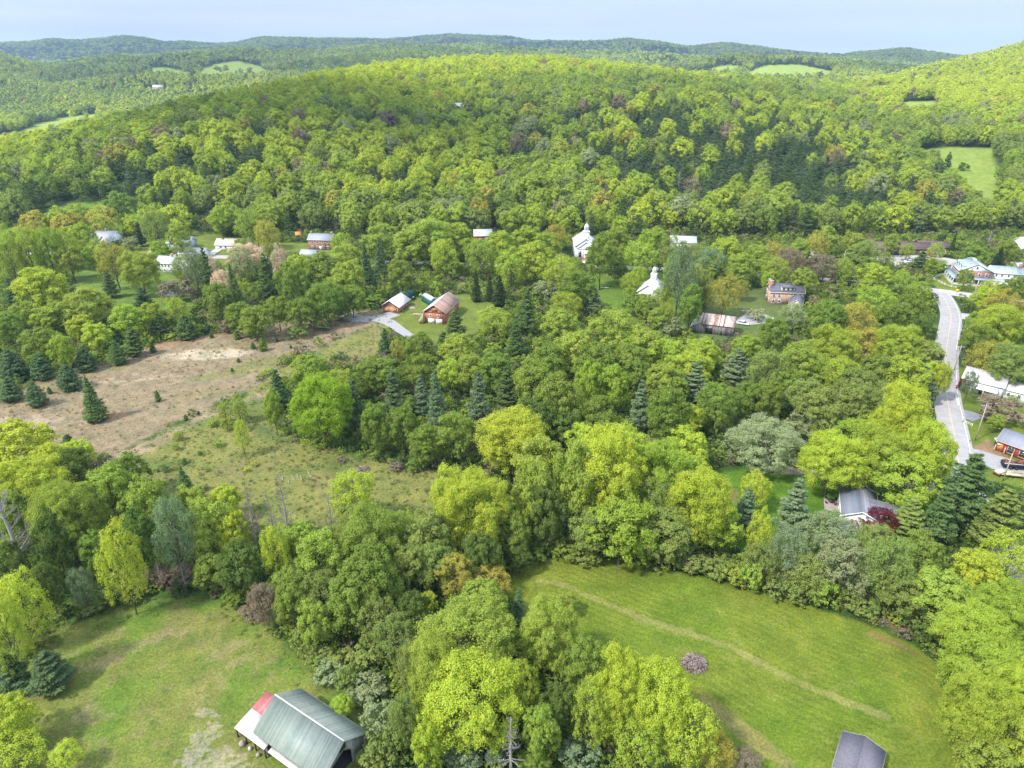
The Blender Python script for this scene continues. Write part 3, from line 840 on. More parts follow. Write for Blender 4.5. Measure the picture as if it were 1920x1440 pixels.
TEAL_METAL = m_boards("pale_teal_metal", (0.27, 0.33, 0.34), 'x', 0.5, (0.33, 0.38, 0.39), 0.4, 0.15, 0.82)
BRICK = m_brick("red_brick", (0.36, 0.115, 0.08), (0.44, 0.20, 0.15), (0.42, 0.36, 0.31))
BRICK_P = m_brick("pale_brick", (0.48, 0.24, 0.16), (0.60, 0.42, 0.30), (0.52, 0.46, 0.40), 2.2)
ORANGE_LOG = m_boards("orange_log_siding", (0.40, 0.15, 0.055), 'z', 0.28, (0.50, 0.22, 0.09), 0.7, 0.2, 0.6)
RED_BOARD = m_boards("red_brown_siding", (0.38, 0.125, 0.075), 'z', 0.26, (0.44, 0.17, 0.11), 0.75, 0.15, 0.7)
RED_BARN = m_boards("barn_red_boards", (0.28, 0.04, 0.035), 'xy', 0.3, (0.32, 0.06, 0.05), 0.75, 0.15, 0.7)
OLD_WOOD = m_boards("weathered_boards", (0.135, 0.115, 0.105), 'xy', 0.28, (0.27, 0.245, 0.225), 0.9, 0.30, 0.45)
GREY_WOOD = m_boards("grey_board_siding", (0.26, 0.245, 0.235), 'xy', 0.25, (0.34, 0.32, 0.30), 0.85, 0.15, 0.7)
DARK_WOOD = m_plain("dark_wood", (0.06, 0.045, 0.04), 0.8, 0.3)
PALE_WOOD = m_plain("pale_timber", (0.50, 0.40, 0.29), 0.8, 0.2)
BLACK = m_plain("black_paint", (0.03, 0.03, 0.035), 0.5, 0.2)
CONC = m_plain("concrete", (0.42, 0.40, 0.37), 0.9, 0.15)
ORANGE_P = m_plain("orange_boards", (0.55, 0.22, 0.06), 0.7, 0.25)
STONE = m_plain("field_stone", (0.42, 0.38, 0.35), 0.9, 0.45, 1.2)
GLASS = m_glass("window_glass")
DARKIN = m_plain("dark_interior", (0.02, 0.02, 0.022), 0.9, 0.2)
SHUT = m_plain("shutter_paint", (0.10, 0.11, 0.12), 0.6, 0.1)

def face(side, L, W):
    """local matrix of a wall: x runs along it, -y points out of it"""
    if side == 'S': return Matrix.Translation((0, -W / 2, 0))
    if side == 'N': return Matrix.Translation((0, W / 2, 0)) @ Matrix.Rotation(PI, 4, 'Z')
    if side == 'E': return Matrix.Translation((L / 2, 0, 0)) @ Matrix.Rotation(PI / 2, 4, 'Z')
    return Matrix.Translation((-L / 2, 0, 0)) @ Matrix.Rotation(-PI / 2, 4, 'Z')

def window(root, M, u, z, w=0.95, h=1.4, frame=None, shutters=False, bars=True, sc=1.0):
    fr = MB(); t = 0.13; o = -0.07
    fr.box(u - w / 2 - t, u + w / 2 + t, o, 0.05, z + h, z + h + t, M).box(u - w / 2 - t - .04, u + w / 2 + t + .04, o - .06, 0.05, z - t, z, M)
    fr.box(u - w / 2 - t, u - w / 2, o, 0.05, z, z + h, M).box(u + w / 2, u + w / 2 + t, o, 0.05, z, z + h, M)
    if bars: fr.box(u - w / 2, u + w / 2, o + .02, 0.02, z + h / 2 - .03, z + h / 2 + .03, M)
    f = fr.build('window', frame or WHITE_P, root)
    MB().box(u - w / 2, u + w / 2, -0.03, 0.03, z, z + h, M).build('pane', GLASS, f)
    if shutters:
        for s in (-1, 1):
            x0 = u + s * (w / 2 + t + .02); x1 = x0 + s * 0.38
            MB().box(min(x0, x1), max(x0, x1), -0.06, 0.03, z, z + h, M).build('shutter', SHUT, f)
    return f

def door(root, M, u, w, h, mat, trim=None, name='door', z=0.0):
    b = MB(); t = 0.12
    b.box(u - w / 2, u + w / 2, -0.05, 0.04, z, z + h, M).mat(1)
    b.box(u - w / 2 - t, u - w / 2, -0.08, 0.05, z, z + h + t, M).box(u + w / 2, u + w / 2 + t, -0.08, 0.05, z, z + h + t, M).box(u - w / 2, u + w / 2, -0.08, 0.05, z + h, z + h + t, M)
    d = b.build(name, [mat, trim or WHITE_P], root)
    if name == 'door': MB().box(u + w / 2 - .16, u + w / 2 - .08, -0.11, -0.05, z + h * .45, z + h * .45 + .1, M).build('handle', BLACK, d)
    return d

def shell(root, L, W, hw, hr, wmat, x=0.0, y=0.0, rz=0.0, base=-0.8, name='wall'):
    """walls with gables, ridge along x"""
    M = Matrix.Translation((x, y, 0)) @ Matrix.Rotation(rz, 4, 'Z')
    b = MB(); b.prism([(-W / 2, base), (W / 2, base), (W / 2, hw), (0, hr), (-W / 2, hw)], 'x', -L / 2, L / 2)
    b.v = [np.array([tuple(M @ Vector(p)) for p in v]) for v in b.v]
    return b.build(name, wmat, root)

def groof(root, L, W, hw, hr, mat, over=0.4, th=0.16, x=0.0, y=0.0, rz=0.0, name='roof', trim=None, ridge=None, ribs=0, mats2=None, lift=0.03, halves=None):
    """gable roof: two slabs, each an own slope; eaves overhang"""
    M = Matrix.Translation((x, y, 0)) @ Matrix.Rotation(rz, 4, 'Z')
    s = (hr - hw) / (W / 2)
    ze = hw - over * s + lift; ye = W / 2 + over; xe = L / 2 + over
    zr = hr + lift
    n = math.hypot(1, s); dz = th * n
    b = MB()
    for sg in (-1, 1):
        if sg == 1 and mats2: b.mat(1)
        P = [(0, zr), (sg * ye, ze), (sg * ye, ze + dz), (0, zr + dz)]
        if sg == -1: P = P[::-1]
        b.prism(P, 'x', -xe, xe)
        if ribs:
            k = int(2 * xe / ribs)
            for i in range(k + 1):
                xx = -xe + 0.04 + i * (2 * xe - 0.08) / k
                Q = [(sg * 0.05, zr + dz), (sg * ye, ze + dz), (sg * ye, ze + dz + 0.045), (sg * 0.05, zr + dz + 0.045)]
                if sg == -1: Q = Q[::-1]
                b.prism(Q, 'x', xx - 0.025, xx + 0.025)
    b.v = [np.array([tuple(M @ Vector(p)) for p in v]) for v in b.v]
    o = b.build(name, [mat, mats2 or mat], root)
    if ridge:
        r = MB(); r.prism([(-0.16, zr + dz - 0.06), (0.16, zr + dz - 0.06), (0, zr + dz + 0.09)], 'x', -xe - .02, xe + .02)
        r.v = [np.array([tuple(M @ Vector(p)) for p in v]) for v in r.v]
        r.build('ridge_cap', ridge, o)
    if trim:
        t = MB()
        for e in (-1, 1):
            for sg in (-1, 1):
                P = [(0, zr - .14), (sg * ye, ze - .14), (sg * ye, ze + dz + .02), (0, zr + dz + .02)]
                if sg == -1: P = P[::-1]
                a = e * (xe + .01)
                t.prism(P, 'x', min(a, a + e * .06), max(a, a + e * .06))
        for sg in (-1, 1):
            t.box(-xe, xe, min(sg * (ye + .01), sg * (ye + .07)), max(sg * (ye + .01), sg * (ye + .07)), ze - .12, ze + dz * .8)
        t.v = [np.array([tuple(M @ Vector(p)) for p in v]) for v in t.v]
        t.build('fascia', trim, o)
    return o

def chimney(roof, x, y, z0, z1, w=0.8, d=0.8, mat=None, cap=None):
    c = MB().box(x - w / 2, x + w / 2, y - d / 2, y + d / 2, z0, z1).build('chimney', mat or BRICK, roof)
    MB().box(x - w / 2 - .08, x + w / 2 + .08, y - d / 2 - .08, y + d / 2 + .08, z1, z1 + .16).build('chimney_cap', cap or CONC, c)
    return c

def bld(name, label, x, y, rz, cat='house', rad=None, group=None):
    HOUSES.append((x, y, rad or 9))
    return tag(empty(name, (x, y, float(hgt(x, y))), R(rz)), label, cat, group)

def lean(root, x0, x1, y0, y1, z0, z1, mat, th=0.12, name='lean_to_roof', ribs=0):
    """single slope: height z0 along y0, z1 along y1"""
    b = MB()
    b.hexa([(x0, y0, z0), (x1, y0, z0), (x1, y1, z1), (x0, y1, z1), (x0, y0, z0 + th), (x1, y0, z0 + th), (x1, y1, z1 + th), (x0, y1, z1 + th)])
    if ribs:
        k = max(1, int((x1 - x0) / ribs))
        for i in range(k + 1):
            xx = x0 + .03 + i * (x1 - x0 - .06) / k
            b.hexa([(xx - .02, y0, z0 + th), (xx + .02, y0, z0 + th), (xx + .02, y1, z1 + th), (xx - .02, y1, z1 + th), (xx - .02, y0, z0 + th + .04), (xx + .02, y0, z0 + th + .04), (xx + .02, y1, z1 + th + .04), (xx - .02, y1, z1 + th + .04)])
    return b.build(name, mat, root)

# ---- 1. green-roofed barn at the bottom left; local +x runs along the ridge towards the open gable
def green_barn():
    ax, ay, bx, by = -40.3, 82.6, -26.9, 74.0
    L0 = math.hypot(bx - ax, by - ay); rz = math.degrees(math.atan2(by - ay, bx - ax))
    cx, cy = (ax + bx) / 2, (ay + by) / 2
    r = bld('barn', 'grey barn with green ribbed metal roof, open gable and a red and white lean-to', cx, cy, rz, 'barn', 12)
    L, W, hw, hr = L0 - 0.7, 9.2, 3.9, 7.2
    # walls with a wide opening in the near gable
    b = MB()
    b.prism([(-W / 2, -.8), (W / 2, -.8), (W / 2, hw), (0, hr), (-W / 2, hw)], 'x', -L / 2, -L / 2 + .2)
    b.box(-L / 2 + .2, L / 2, -W / 2, -W / 2 + .2, -.8, hw); b.box(-L / 2 + .2, L / 2, W / 2 - .2, W / 2, -.8, hw)
    b.prism([(-W / 2 + .2, -.8), (-2.9, -.8), (-2.9, 3.2), (0.0, 4.6), (1.6, 3.2), (1.6, -.8), (W / 2 - .2, -.8), (W / 2 - .2, hw), (0, hr - .15), (-W / 2 + .2, hw)], 'x', L / 2 - .2, L / 2)
    b.build('wall', GREY_WOOD, r)
    MB().box(L / 2 - .9, L / 2 - .4, -W / 2 + .3, 1.55, -.1, .04).build('sill', CONC, r)
    MB().box(-L / 2 + .25, L / 2 - .25, -W / 2 + .25, W / 2 - .25, -.05, .06).build('floor', DARKIN, r)
    groof(r, L, W, hw, hr, GREEN_METAL, 0.55, 0.1, ribs=0.3, trim=GREEN_METAL, ridge=m_plain("ridge_metal", (0.62, 0.60, 0.56), .4, .1))
    MB().box(L / 2, L / 2 + .05, -.8, .6, 4.9, 6.1).build('hatch', DARK_WOOD, r)
    M = face('E', L, W)
    MB().box(-3.3, -2.2, -.3, -.12, 0, 3.0, M).build('sliding_door', WHITE_P, r)
    # lean-to on the left (y = -W/2 side), white and faded red panels
    y1 = -W / 2 - .02
    def slab(n, x0, x1, o0, o1, z0, z1, mat):
        b = MB(); b.hexa([(x0, -o1, z1), (x1, -o1, z1), (x1, -o0, z0), (x0, -o0, z0), (x0, -o1, z1 + .1), (x1, -o1, z1 + .1), (x1, -o0, z0 + .1), (x0, -o0, z0 + .1)])
        k = max(1, int((x1 - x0) / .42))
        for q in range(k + 1):
            xx = x0 + .03 + q * (x1 - x0 - .06) / k
            b.hexa([(xx - .02, -o1, z1 + .1), (xx + .02, -o1, z1 + .1), (xx + .02, -o0, z0 + .1), (xx - .02, -o0, z0 + .1), (xx - .02, -o1, z1 + .14), (xx + .02, -o1, z1 + .14), (xx + .02, -o0, z0 + .14), (xx - .02, -o0, z0 + .14)])
        return b.build(n, mat, r)
    xe = -L / 2 - .75
    slab('red_roof_panel', -12.5, xe, -1.3, 2.1, 4.05, 3.25, PINK_METAL)
    slab('white_roof_panel', -12.5, xe, 2.12, 5.9, 3.2, 2.3, WHITE_METAL)
    slab('white_roof_panel', xe + .02, -4.9, 4.75, 5.9, 2.58, 2.3, WHITE_METAL)
    for i, (x, o) in enumerate([(-12.3, 5.7), (-10, 5.7), (-7.6, 5.7), (-5.1, 5.7), (-12.3, 2.0), (-12.3, -1.2)]): MB().box(x - .1, x + .1, -o - .1, -o + .1, -.5, 2.25).build('lean_to_post', DARK_WOOD, r)
    MB().box(-12.1, xe, 1.0, 1.15, -.5, 3.9).build('lean_to_wall', OLD_WOOD, r)
    MB().box(-7.9, -5.0, -5.2, -5.05, -.5, 2.3).build('lean_to_wall', OLD_WOOD, r)
    slab('low_awning', -4.6, L / 2 - 2, 4.65, 5.5, 1.75, 1.5, WHITE_METAL)
    return r, L, W, hw, hr
barn1, bL, bW, bhw, bhr = green_barn()

# ---- 2. dark-roofed shed at the bottom edge
def dark_shed():
    r = bld('shed', 'small shed with dark shingle roof at the bottom edge of the mown field', 56.5, 74.3, 55.2, 'shed', 7)
    L, W = 7.4, 6.1
    shell(r, L, W, 2.3, 3.4, GREY_WOOD)
    groof(r, L, W, 2.3, 3.4, m_plain('shed_shingles', (.135, .125, .145), .9, .25, 3.0), .3, .12, trim=m_plain('shed_trim', (.30, .29, .28), .7))
    window(r, face('N', L, W), 0, 1.0, 1.0, 1.0); window(r, face('S', L, W), 0, 1.0, 1.0, 1.0)
    door(r, face('W', L, W), 0, 1.6, 2.0, DARK_WOOD)
dark_shed()

# ---- 3. white house with grey roof, chimney and patio
def white_house():
    rz = math.degrees(math.atan2(148.6 - 136.0, 89.9 - 85.0))
    r = bld('house', 'white house with grey metal and shingle roof and a brick chimney beside the red tree', 87.4, 142.4, rz, 'house', 13)
    L, W = 13.0, 8.2
    shell(r, L, W, 4.3, 6.2, WHITE)
    groof(r, L, W, 4.3, 6.2, SHINGLE_G, .35, .14, mats2=GREY_METAL, trim=WHITE_P)
    # wing, ridge across towards the right
    shell(r, 15.0, 7.6, 3.6, 5.6, WHITE, x=-0.4, y=-9.5, rz=R(80), name='wing_wall')
    wr = groof(r, 15.0, 7.6, 3.6, 5.6, SHINGLE_G, .35, .14, x=-0.4, y=-9.5, rz=R(80), name='wing_roof', trim=WHITE_P)
    chimney(wr, 2.2, -10.6, 3.5, 7.6, 1.1, .9)
    dm = MB().box(-4.3, -1.9, -6.0, -4.2, 3.6, 5.3).build('dormer', WHITE, r)
    MB().box(-4.5, -1.7, -6.2, -4.0, 5.3, 5.45).build('dormer_roof', SHINGLE_G, dm)
    MB().box(-4.36, -4.3, -5.6, -4.8, 4.0, 5.0).build('dormer_window', GLASS, dm)
    M = face('N', L, W)
    for u in (-4.5, -1.5, 1.5, 4.5): window(r, M, u, 1.2)
    M = face('W', L, W)
    for u in (-2, 1.6): window(r, M, u, 1.2)
    # annex with flat grey roof
    an = MB().box(-10.6, -6.6, 2.6, 6.2, -.5, 2.5).build('annex_wall', WHITE, r)
    MB().box(-10.8, -6.4, 2.4, 6.4, 2.5, 2.68).build('annex_roof', SHINGLE_G, r)
    window(r, Matrix.Translation((-10.6, 4.4, 0)) @ Matrix.Rotation(-PI / 2, 4, 'Z'), .2, 1.0, .7, 1.0, BLACK)
white_house()

# ---- 4. log shed with white roof and brown-roofed barn
def log_shed():
    rz = math.degrees(math.atan2(315.7 - 304.2, -53.6 + 56.9))
    r = bld('shed', 'orange log shed with bright white metal roof at the end of the gravel drive', -54.5, 305.0, rz, 'shed', 8)
    L, W = 11.5, 8.0
    shell(r, L, W, 3.1, 5.6, ORANGE_LOG)
    groof(r, L, W, 3.1, 5.6, WHITE_METAL, .9, .14, trim=DARK_WOOD)
    M = face('W', L, W)
    door(r, M, -1.5, 2.0, 2.3, m_plain('faded_door', (.42, .20, .15), .8), PALE_WOOD, 'garage_door')
    door(r, M, 1.4, 2.6, 2.3, m_plain('worn_door', (.50, .22, .13), .8), PALE_WOOD, 'garage_door')
    MB().box(-.6, .6, -.1, .02, 3.0, 4.6, M).build('gable_board', PALE_WOOD, r)
    M = face('S', L, W)
    for u in (-3, 0, 3): window(r, M, u, 1.2, .9, 1.2)
    for s in (-1, 1): MB().box(s * 3.75 - .15, s * 3.75 + .15, -.25, .0, 0, 3.0, face('W', L, W)).build('corner_post', PALE_WOOD, r)
log_shed()
def brown_barn():
    rz = math.degrees(math.atan2(302.7 - 283.9, -29.5 + 34.5))
    r = bld('barn', 'tall red-brown sided barn with brown and white metal roof beside the log shed', -31.6, 293.0, rz, 'barn', 11)
    L, W = 18.5, 9.6
    shell(r, L, W, 5.6, 8.7, RED_BOARD)
    rf = groof(r, L, W, 5.6, 8.7, BROWN_METAL, .6, .14, mats2=WHITE_METAL, trim=PALE_WOOD)
    M = face('W', L, W)
    MB().box(-4.5, 4.5, -.12, .02, 5.0, 5.25, M).build('belt_board', DARK_WOOD, r)
    for u in (-2.0, 1.6): window(r, M, u, 3.1, .9, 1.1)
    door(r, M, -1.7, 2.9, 2.3, WHITE_P, RED_BOARD, 'garage_door'); door(r, M, 1.9, 2.9, 2.3, WHITE_P, RED_BOARD, 'garage_door')
    MB().box(-1.4, 1.4, -.1, .02, 5.6, 7.2, M).build('hay_door', ORANGE_LOG, r)
    M = face('S', L, W)
    for u in (2, 4.5, 7): window(r, M, u, 3.2, .8, 1.2, PALE_WOOD)
    ld = MB()
    for i in range(4): ld.box(-L / 2 - 1.6, -L / 2 + .2, W / 2 + .3 + i * .55, W / 2 + .5 + i * .55, 0, 4.3 - i * .9)
    ld.build('outside_stair', PALE_WOOD, r)
brown_barn()

# ---- 5. rusty-roofed barn and the little black shed behind it
def rust_barn():
    rz = math.degrees(math.atan2(275.3 - 280.4, 96.5 - 84.1))
    r = bld('barn', 'weathered grey board barn with streaky rusty metal roof next to the white car', 88.2, 274.6, rz, 'barn', 11)
    L, W = 13.4, 9.0
    shell(r, L, W, 4.4, 7.4, OLD_WOOD)
    groof(r, L, W, 4.4, 7.4, RUST_METAL, .35, .12)
    M = face('W', L, W)
    b = MB(); b.prism([(-W / 2, -.6), (W / 2, -.6), (W / 2, 4.2), (-W / 2, 4.2)], 'x', -L / 2 - 4.2, -L / 2 - 4.05)
    b.hexa([(-L / 2 - 4.05, -W / 2, -.6), (-L / 2, -W / 2, -.6), (-L / 2, -W / 2 + .15, -.6), (-L / 2 - 4.05, -W / 2 + .15, -.6), (-L / 2 - 4.05, -W / 2, 2.3), (-L / 2, -W / 2, 4.2), (-L / 2, -W / 2 + .15, 4.2), (-L / 2 - 4.05, -W / 2 + .15, 2.3)])
    b = MB(); b.hexa([(-L / 2 - 4.1, -W / 2, -.6), (-L / 2 - .01, -W / 2, -.6), (-L / 2 - .01, W / 2, -.6), (-L / 2 - 4.1, W / 2, -.6), (-L / 2 - 4.1, -W / 2, 2.2), (-L / 2 - .01, -W / 2, 4.6), (-L / 2 - .01, W / 2, 4.6), (-L / 2 - 4.1, W / 2, 2.2)])
    b.build('lean_to_wall', OLD_WOOD, r)
    b = MB(); b.hexa([(-L / 2 - 4.4, -W / 2 - .2, 2.1), (-L / 2 - .01, -W / 2 - .2, 4.7), (-L / 2 - .01, W / 2 + .2, 4.7), (-L / 2 - 4.4, W / 2 + .2, 2.1), (-L / 2 - 4.4, -W / 2 - .2, 2.25), (-L / 2 - .01, -W / 2 - .2, 4.85), (-L / 2 - .01, W / 2 + .2, 4.85), (-L / 2 - 4.4, W / 2 + .2, 2.25)])
    b.build('lean_to_roof', m_plain('dull_metal', (.34, .32, .31), .6, .2), r)
    M = face('S', L, W)
    door(r, M, -3.2, 2.8, 2.6, DARKIN, OLD_WOOD, 'barn_door'); door(r, M, 2.0, .9, 1.9, DARKIN, OLD_WOOD, 'side_door')
    window(r, M, 4.8, 1.4, .7, .9, OLD_WOOD)
rust_barn()
def black_shed():
    p = G(1316, 602); r = bld('shed', 'little black shed tucked behind the left end of the rusty-roofed barn', p.x, p.y, -15, 'shed', 5)
    shell(r, 4.5, 3.4, 2.2, 3.1, BLACK); groof(r, 4.5, 3.4, 2.2, 3.1, SHINGLE_D, .3, .1); door(r, face('S', 4.5, 3.4), 0, 1.2, 1.9, DARK_WOOD, BLACK)
black_shed()

# ---- 6. brick house with two chimneys
def brick_house():
    r = bld('house', 'brick house with black shingle roof, two end chimneys and a cream dormer', 131.2, 315.5, -7, 'house', 12)
    L, W = 15.5, 9.0
    w = shell(r, L, W, 6.0, 9.0, BRICK_P)
    rf = groof(r, L, W, 6.0, 9.0, SHINGLE_D, .35, .14, trim=CREAM)
    chimney(rf, -L / 2 + .5, -1.4, 6, 10.6, 1.6, 1.0); chimney(rf, -L / 2 + .5, 1.6, 6, 10.4, 1.3, 1.0); chimney(rf, L / 2 - .6, .6, 6, 10.4, 1.6, 1.0)
    dm = MB().box(-2.8, 3.0, -4.2, -1.0, 6.6, 8.3).build('dormer', CREAM, rf)
    MB().hexa([(-3.1, -4.6, 8.3), (3.3, -4.6, 8.3), (3.3, -.4, 8.75), (-3.1, -.4, 8.75), (-3.1, -4.6, 8.45), (3.3, -4.6, 8.45), (3.3, -.4, 8.9), (-3.1, -.4, 8.9)]).build('dormer_roof', SHINGLE_D, dm)
    for u in (-1.9, 0.1, 2.1): MB().box(u - .4, u + .4, -4.26, -4.2, 7.0, 8.0).build('dormer_window', GLASS, dm)
    M = face('S', L, W)
    for u in (-6, -3.6): window(r, M, u, 3.6, .9, 1.5)
    for u in (-6, -3.2): window(r, M, u, .8, .9, 1.6)
    M = face('W', L, W)
    for z in (1.0, 3.8):
        for u in (-2.6, 2.6): window(r, M, u, z, .9, 1.5)
    # wing to the front with its own roof
    shell(r, 13.0, 5.6, 3.4, 5.8, CREAM, x=3.2, y=-W / 2 - 5.0, rz=R(72), name='wing_wall')
    groof(r, 13.0, 5.6, 3.4, 5.8, SHINGLE_D, .3, .13, x=3.2, y=-W / 2 - 5.0, rz=R(72), name='wing_roof', trim=CREAM)
brick_house()

# ---- 7. the two churches
def steeple(r, x, y, z0, s=1.0):
    def box(n, w, z, h, par): return MB().box(x - w / 2, x + w / 2, y - w / 2, y + w / 2, z, z + h).build(n, WHITE_P, par)
    t = box('steeple', 3.4 * s, z0 - 3.0, 6.4 * s, r)
    z = z0 - 3.0 + 6.4 * s
    box('cornice', 4.0 * s, z, .35 * s, t); z += .35 * s
    b = MB()
    for i in range(8):
        a = PI / 8 + i * PI / 4
        b.tube([(x + 1.15 * s * math.cos(a), y + 1.15 * s * math.sin(a), z), (x + 1.15 * s * math.cos(a), y + 1.15 * s * math.sin(a), z + 2.6 * s)], .16 * s, 6)
    b.tube([(x, y, z), (x, y, z + .5 * s)], 1.3 * s, 8); b.tube([(x, y, z + 2.4 * s), (x, y, z + 2.8 * s)], 1.4 * s, 8)
    b.build('belfry', WHITE_P, t)
    MB().tube([(x, y, z + .5 * s), (x, y, z + 2.4 * s)], .7 * s, 8).build('bell_louvre', SHUT, t)
    z += 2.8 * s
    q = MB(); q.tube([(x, y, z), (x, y, z + .5 * s), (x, y, z + 1.1 * s), (x, y, z + 1.6 * s)], [1.25 * s, 1.15 * s, .7 * s, .12 * s], 12)
    q.tube([(x, y, z + 1.5 * s), (x, y, z + 3.0 * s)], [.08 * s, .03 * s], 5)
    q.build('dome', WHITE_P, t)

def church():
    g_ = G(1098, 486)
    r = bld('church', 'white church with a pedimented front and open belfry steeple behind the village green', g_.x, g_.y + 9.5, 90, 'church', 15)
    L, W = 19, 12.4
    shell(r, L, W, 8.0, 12.2, WHITE)
    groof(r, L, W, 8.0, 12.2, m_boards('pale_church_roof', (.55, .55, .58), 'z', .3, None, .6, .1, .9), .5, .16, trim=WHITE_P)
    M = face('W', L, W)
    # projecting pedimented front
    b = MB(); b.prism([(-5.2, 0), (5.2, 0), (5.2, 6.6), (0, 10.3), (-5.2, 6.6)], 'x', -L / 2 - 1.4, -L / 2 + .05); b.build('front_bay', WHITE, r)
    b = MB()
    for sg in (-1, 1):
        P = [(0, 10.3), (sg * 5.7, 6.35), (sg * 5.7, 6.8), (0, 10.8)]
        if sg < 0: P = P[::-1]
        b.prism(P, 'x', -L / 2 - 1.75, -L / 2 + .02)
    b.box(-L / 2 - 1.6, -L / 2 - 1.42, -5.4, 5.4, 6.3, 6.75)
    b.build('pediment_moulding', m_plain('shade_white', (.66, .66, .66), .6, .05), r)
    M2 = Matrix.Translation((-L / 2 - 1.4, 0, 0)) @ Matrix.Rotation(-PI / 2, 4, 'Z')
    for u in (-4.9, -2.1, 2.1, 4.9): MB().box(u - .3, u + .3, -.14, 0, 0, 6.3, M2).build('pilaster', WHITE_P, r)
    for u in (-3.5, 3.5): window(r, M2, u, 1.6, 1.3, 3.4, m_plain('grey_sash', (.35, .36, .38), .6) if u < 0 else WHITE_P)
    door(r, M2, 0, 2.8, 4.2, WHITE_P, SHUT)
    MB().box(-1.0, 1.0, -.1, -.055, 2.6, 3.7, M2).build('transom', GLASS, r)
    MB().box(-L / 2 - 3.4, -L / 2 - 1.4, -2.4, 2.4, -.4, .35).box(-L / 2 - 4.4, -L / 2 - 3.4, -2.4, 2.4, -.4, .15).build('steps', BRICK, r)
    for sd in 'NS':
        M = face(sd, L, W)
        for u in (-6, -2, 2, 6): window(r, M, u, 2.2, 1.2, 4.0)
    steeple(r, -L / 2 + 2.2, 0, 12.2, 1.0)
    # front path
    a = G(1092, 492); c = G(1090, 520)
church()
def chapel():
    g_ = G(1224, 575)
    r = bld('church', 'white chapel with a slim steeple half hidden by trees right of the green', g_.x, g_.y + 8, 68, 'church', 12)
    L, W = 15, 9.4
    shell(r, L, W, 6.8, 10.4, WHITE)
    groof(r, L, W, 6.8, 10.4, m_boards('pale_chapel_roof', (.62, .60, .60), 'z', .3, None, .6, .1, .9), .45, .15, trim=WHITE_P)
    steeple(r, L / 2 - 2.0, 0, 10.4, .75)
    M = face('W', L, W)
    window(r, M, 0, 2.6, .9, 1.7); window(r, M, -2.8, 1, .9, 1.6); window(r, M, 2.8, 1, .9, 1.6)
    M = face('N', L, W)
    for u in (-4.5, -1, 2.5): window(r, M, u, 2.0, 1.0, 2.6)
    M = face('S', L, W)
    for u in (-4.5, -1, 2.5): window(r, M, u, 2.0, 1.0, 2.6)
chapel()

# ---- 8..: village houses, one by one
def simple(name, label, px, py, rz, L, W, hw, hr, wm, rm, wins=(), doors=(), ch=(), over=.4, cat='house', rad=9, dy=0.0, trim=WHITE_P, shutters=False, group=None):
    g_ = G(px, py)
    r = bld(name, label, g_.x, g_.y + dy, rz, cat, rad, group)
    shell(r, L, W, hw, hr, wm)
    rf = groof(r, L, W, hw, hr, rm, over, .14, trim=trim)
    for sd, us, zs in wins:
        for z in zs:
            for u in us: window(r, face(sd, L, W), u, z, .95, 1.35, shutters=shutters)
    for sd, u, w, h, m in doors: door(r, face(sd, L, W), u, w, h, m, None, 'garage_door' if w > 2 else 'door')
    for x, y, z0, z1 in ch: chimney(rf, x, y, z0, z1, .9, .8)
    return r
simple('barn', 'red barn with pale metal roof at the foot of the forest', 905, 455, 3, 11, 8, 4.6, 7.6, RED_BARN, m_plain('pale_barn_roof', (.42, .44, .46), .5, .1), [('S', (-2, 2), (1.4,))], [('S', -4, 1.2, 2.1, WHITE_P)], cat='barn', dy=4)
simple('house', 'two-storey red brick house with grey roof and chimney below the forest', 603, 468, -6, 15, 8.5, 6.2, 8.9, BRICK, m_plain('slate_roof', (.27, .28, .31), .6, .15), [('S', (-5, -1.8, 1.8, 5), (1.1, 3.9)), ('W', (-2, 2), (1.1, 3.9))], [('S', 0, 1.1, 2.2, WHITE_P)], [(-6.6, 0, 7, 10.2), (6.6, 0, 7, 10)], dy=4)
simple('garage', 'low garage with a plain grey roof in front of the far brick house', 581, 482, -8, 8.5, 6.5, 2.8, 4.4, WHITE, m_plain('grey_garage_roof', (.34, .36, .40), .6, .1), [('S', (-2.6,), (1.0,))], [('S', 1.2, 2.6, 2.2, WHITE_P)], cat='garage', rad=7)
h = simple('house', 'leftmost white village house with grey hipped-looking roof and two gables', 196, 460, -4, 15, 9.5, 5.2, 8.2, WHITE, m_plain('pale_grey_roof', (.30, .30, .33), .7, .12), [('S', (-5.5, -3, 4.8), (1.2, 3.6)), ('W', (-2, 2), (1.2, 3.6))], [('S', 1.4, 1.1, 2.1, DARK_WOOD)], [(1, 0, 7, 9.6)], dy=4, rad=11)
shell(h, 7, 5.4, 5.0, 7.4, WHITE, x=4.4, y=-6.4, rz=R(90), name='front_gable'); groof(h, 7, 5.4, 5.0, 7.4, m_plain('pale_grey_roof2', (.30, .30, .33), .7, .12), .35, .12, x=4.4, y=-6.4, rz=R(90), name='front_gable_roof', trim=WHITE_P)
M_ = Matrix.Translation((4.4, -9.9, 0)); window(h, M_, -1.2, 1.2); window(h, M_, 1.2, 1.2); window(h, M_, 0, 3.8)
simple('house', 'grey-blue sided house with pale roof half hidden by a round garden tree', 337, 466, -5, 15, 9, 3.6, 6.6, m_boards('blue_grey_siding', (.42, .47, .52), 'z', .25, None, .6, .06, .86), m_plain('silver_roof', (.45, .48, .52), .6, .1), [('S', (-5.5, -2.5, 2.5, 5.5), (1.1,)), ('W', (-2, 2), (1.1,))], [('S', 0, 1.0, 2.1, WHITE_P)], dy=4)
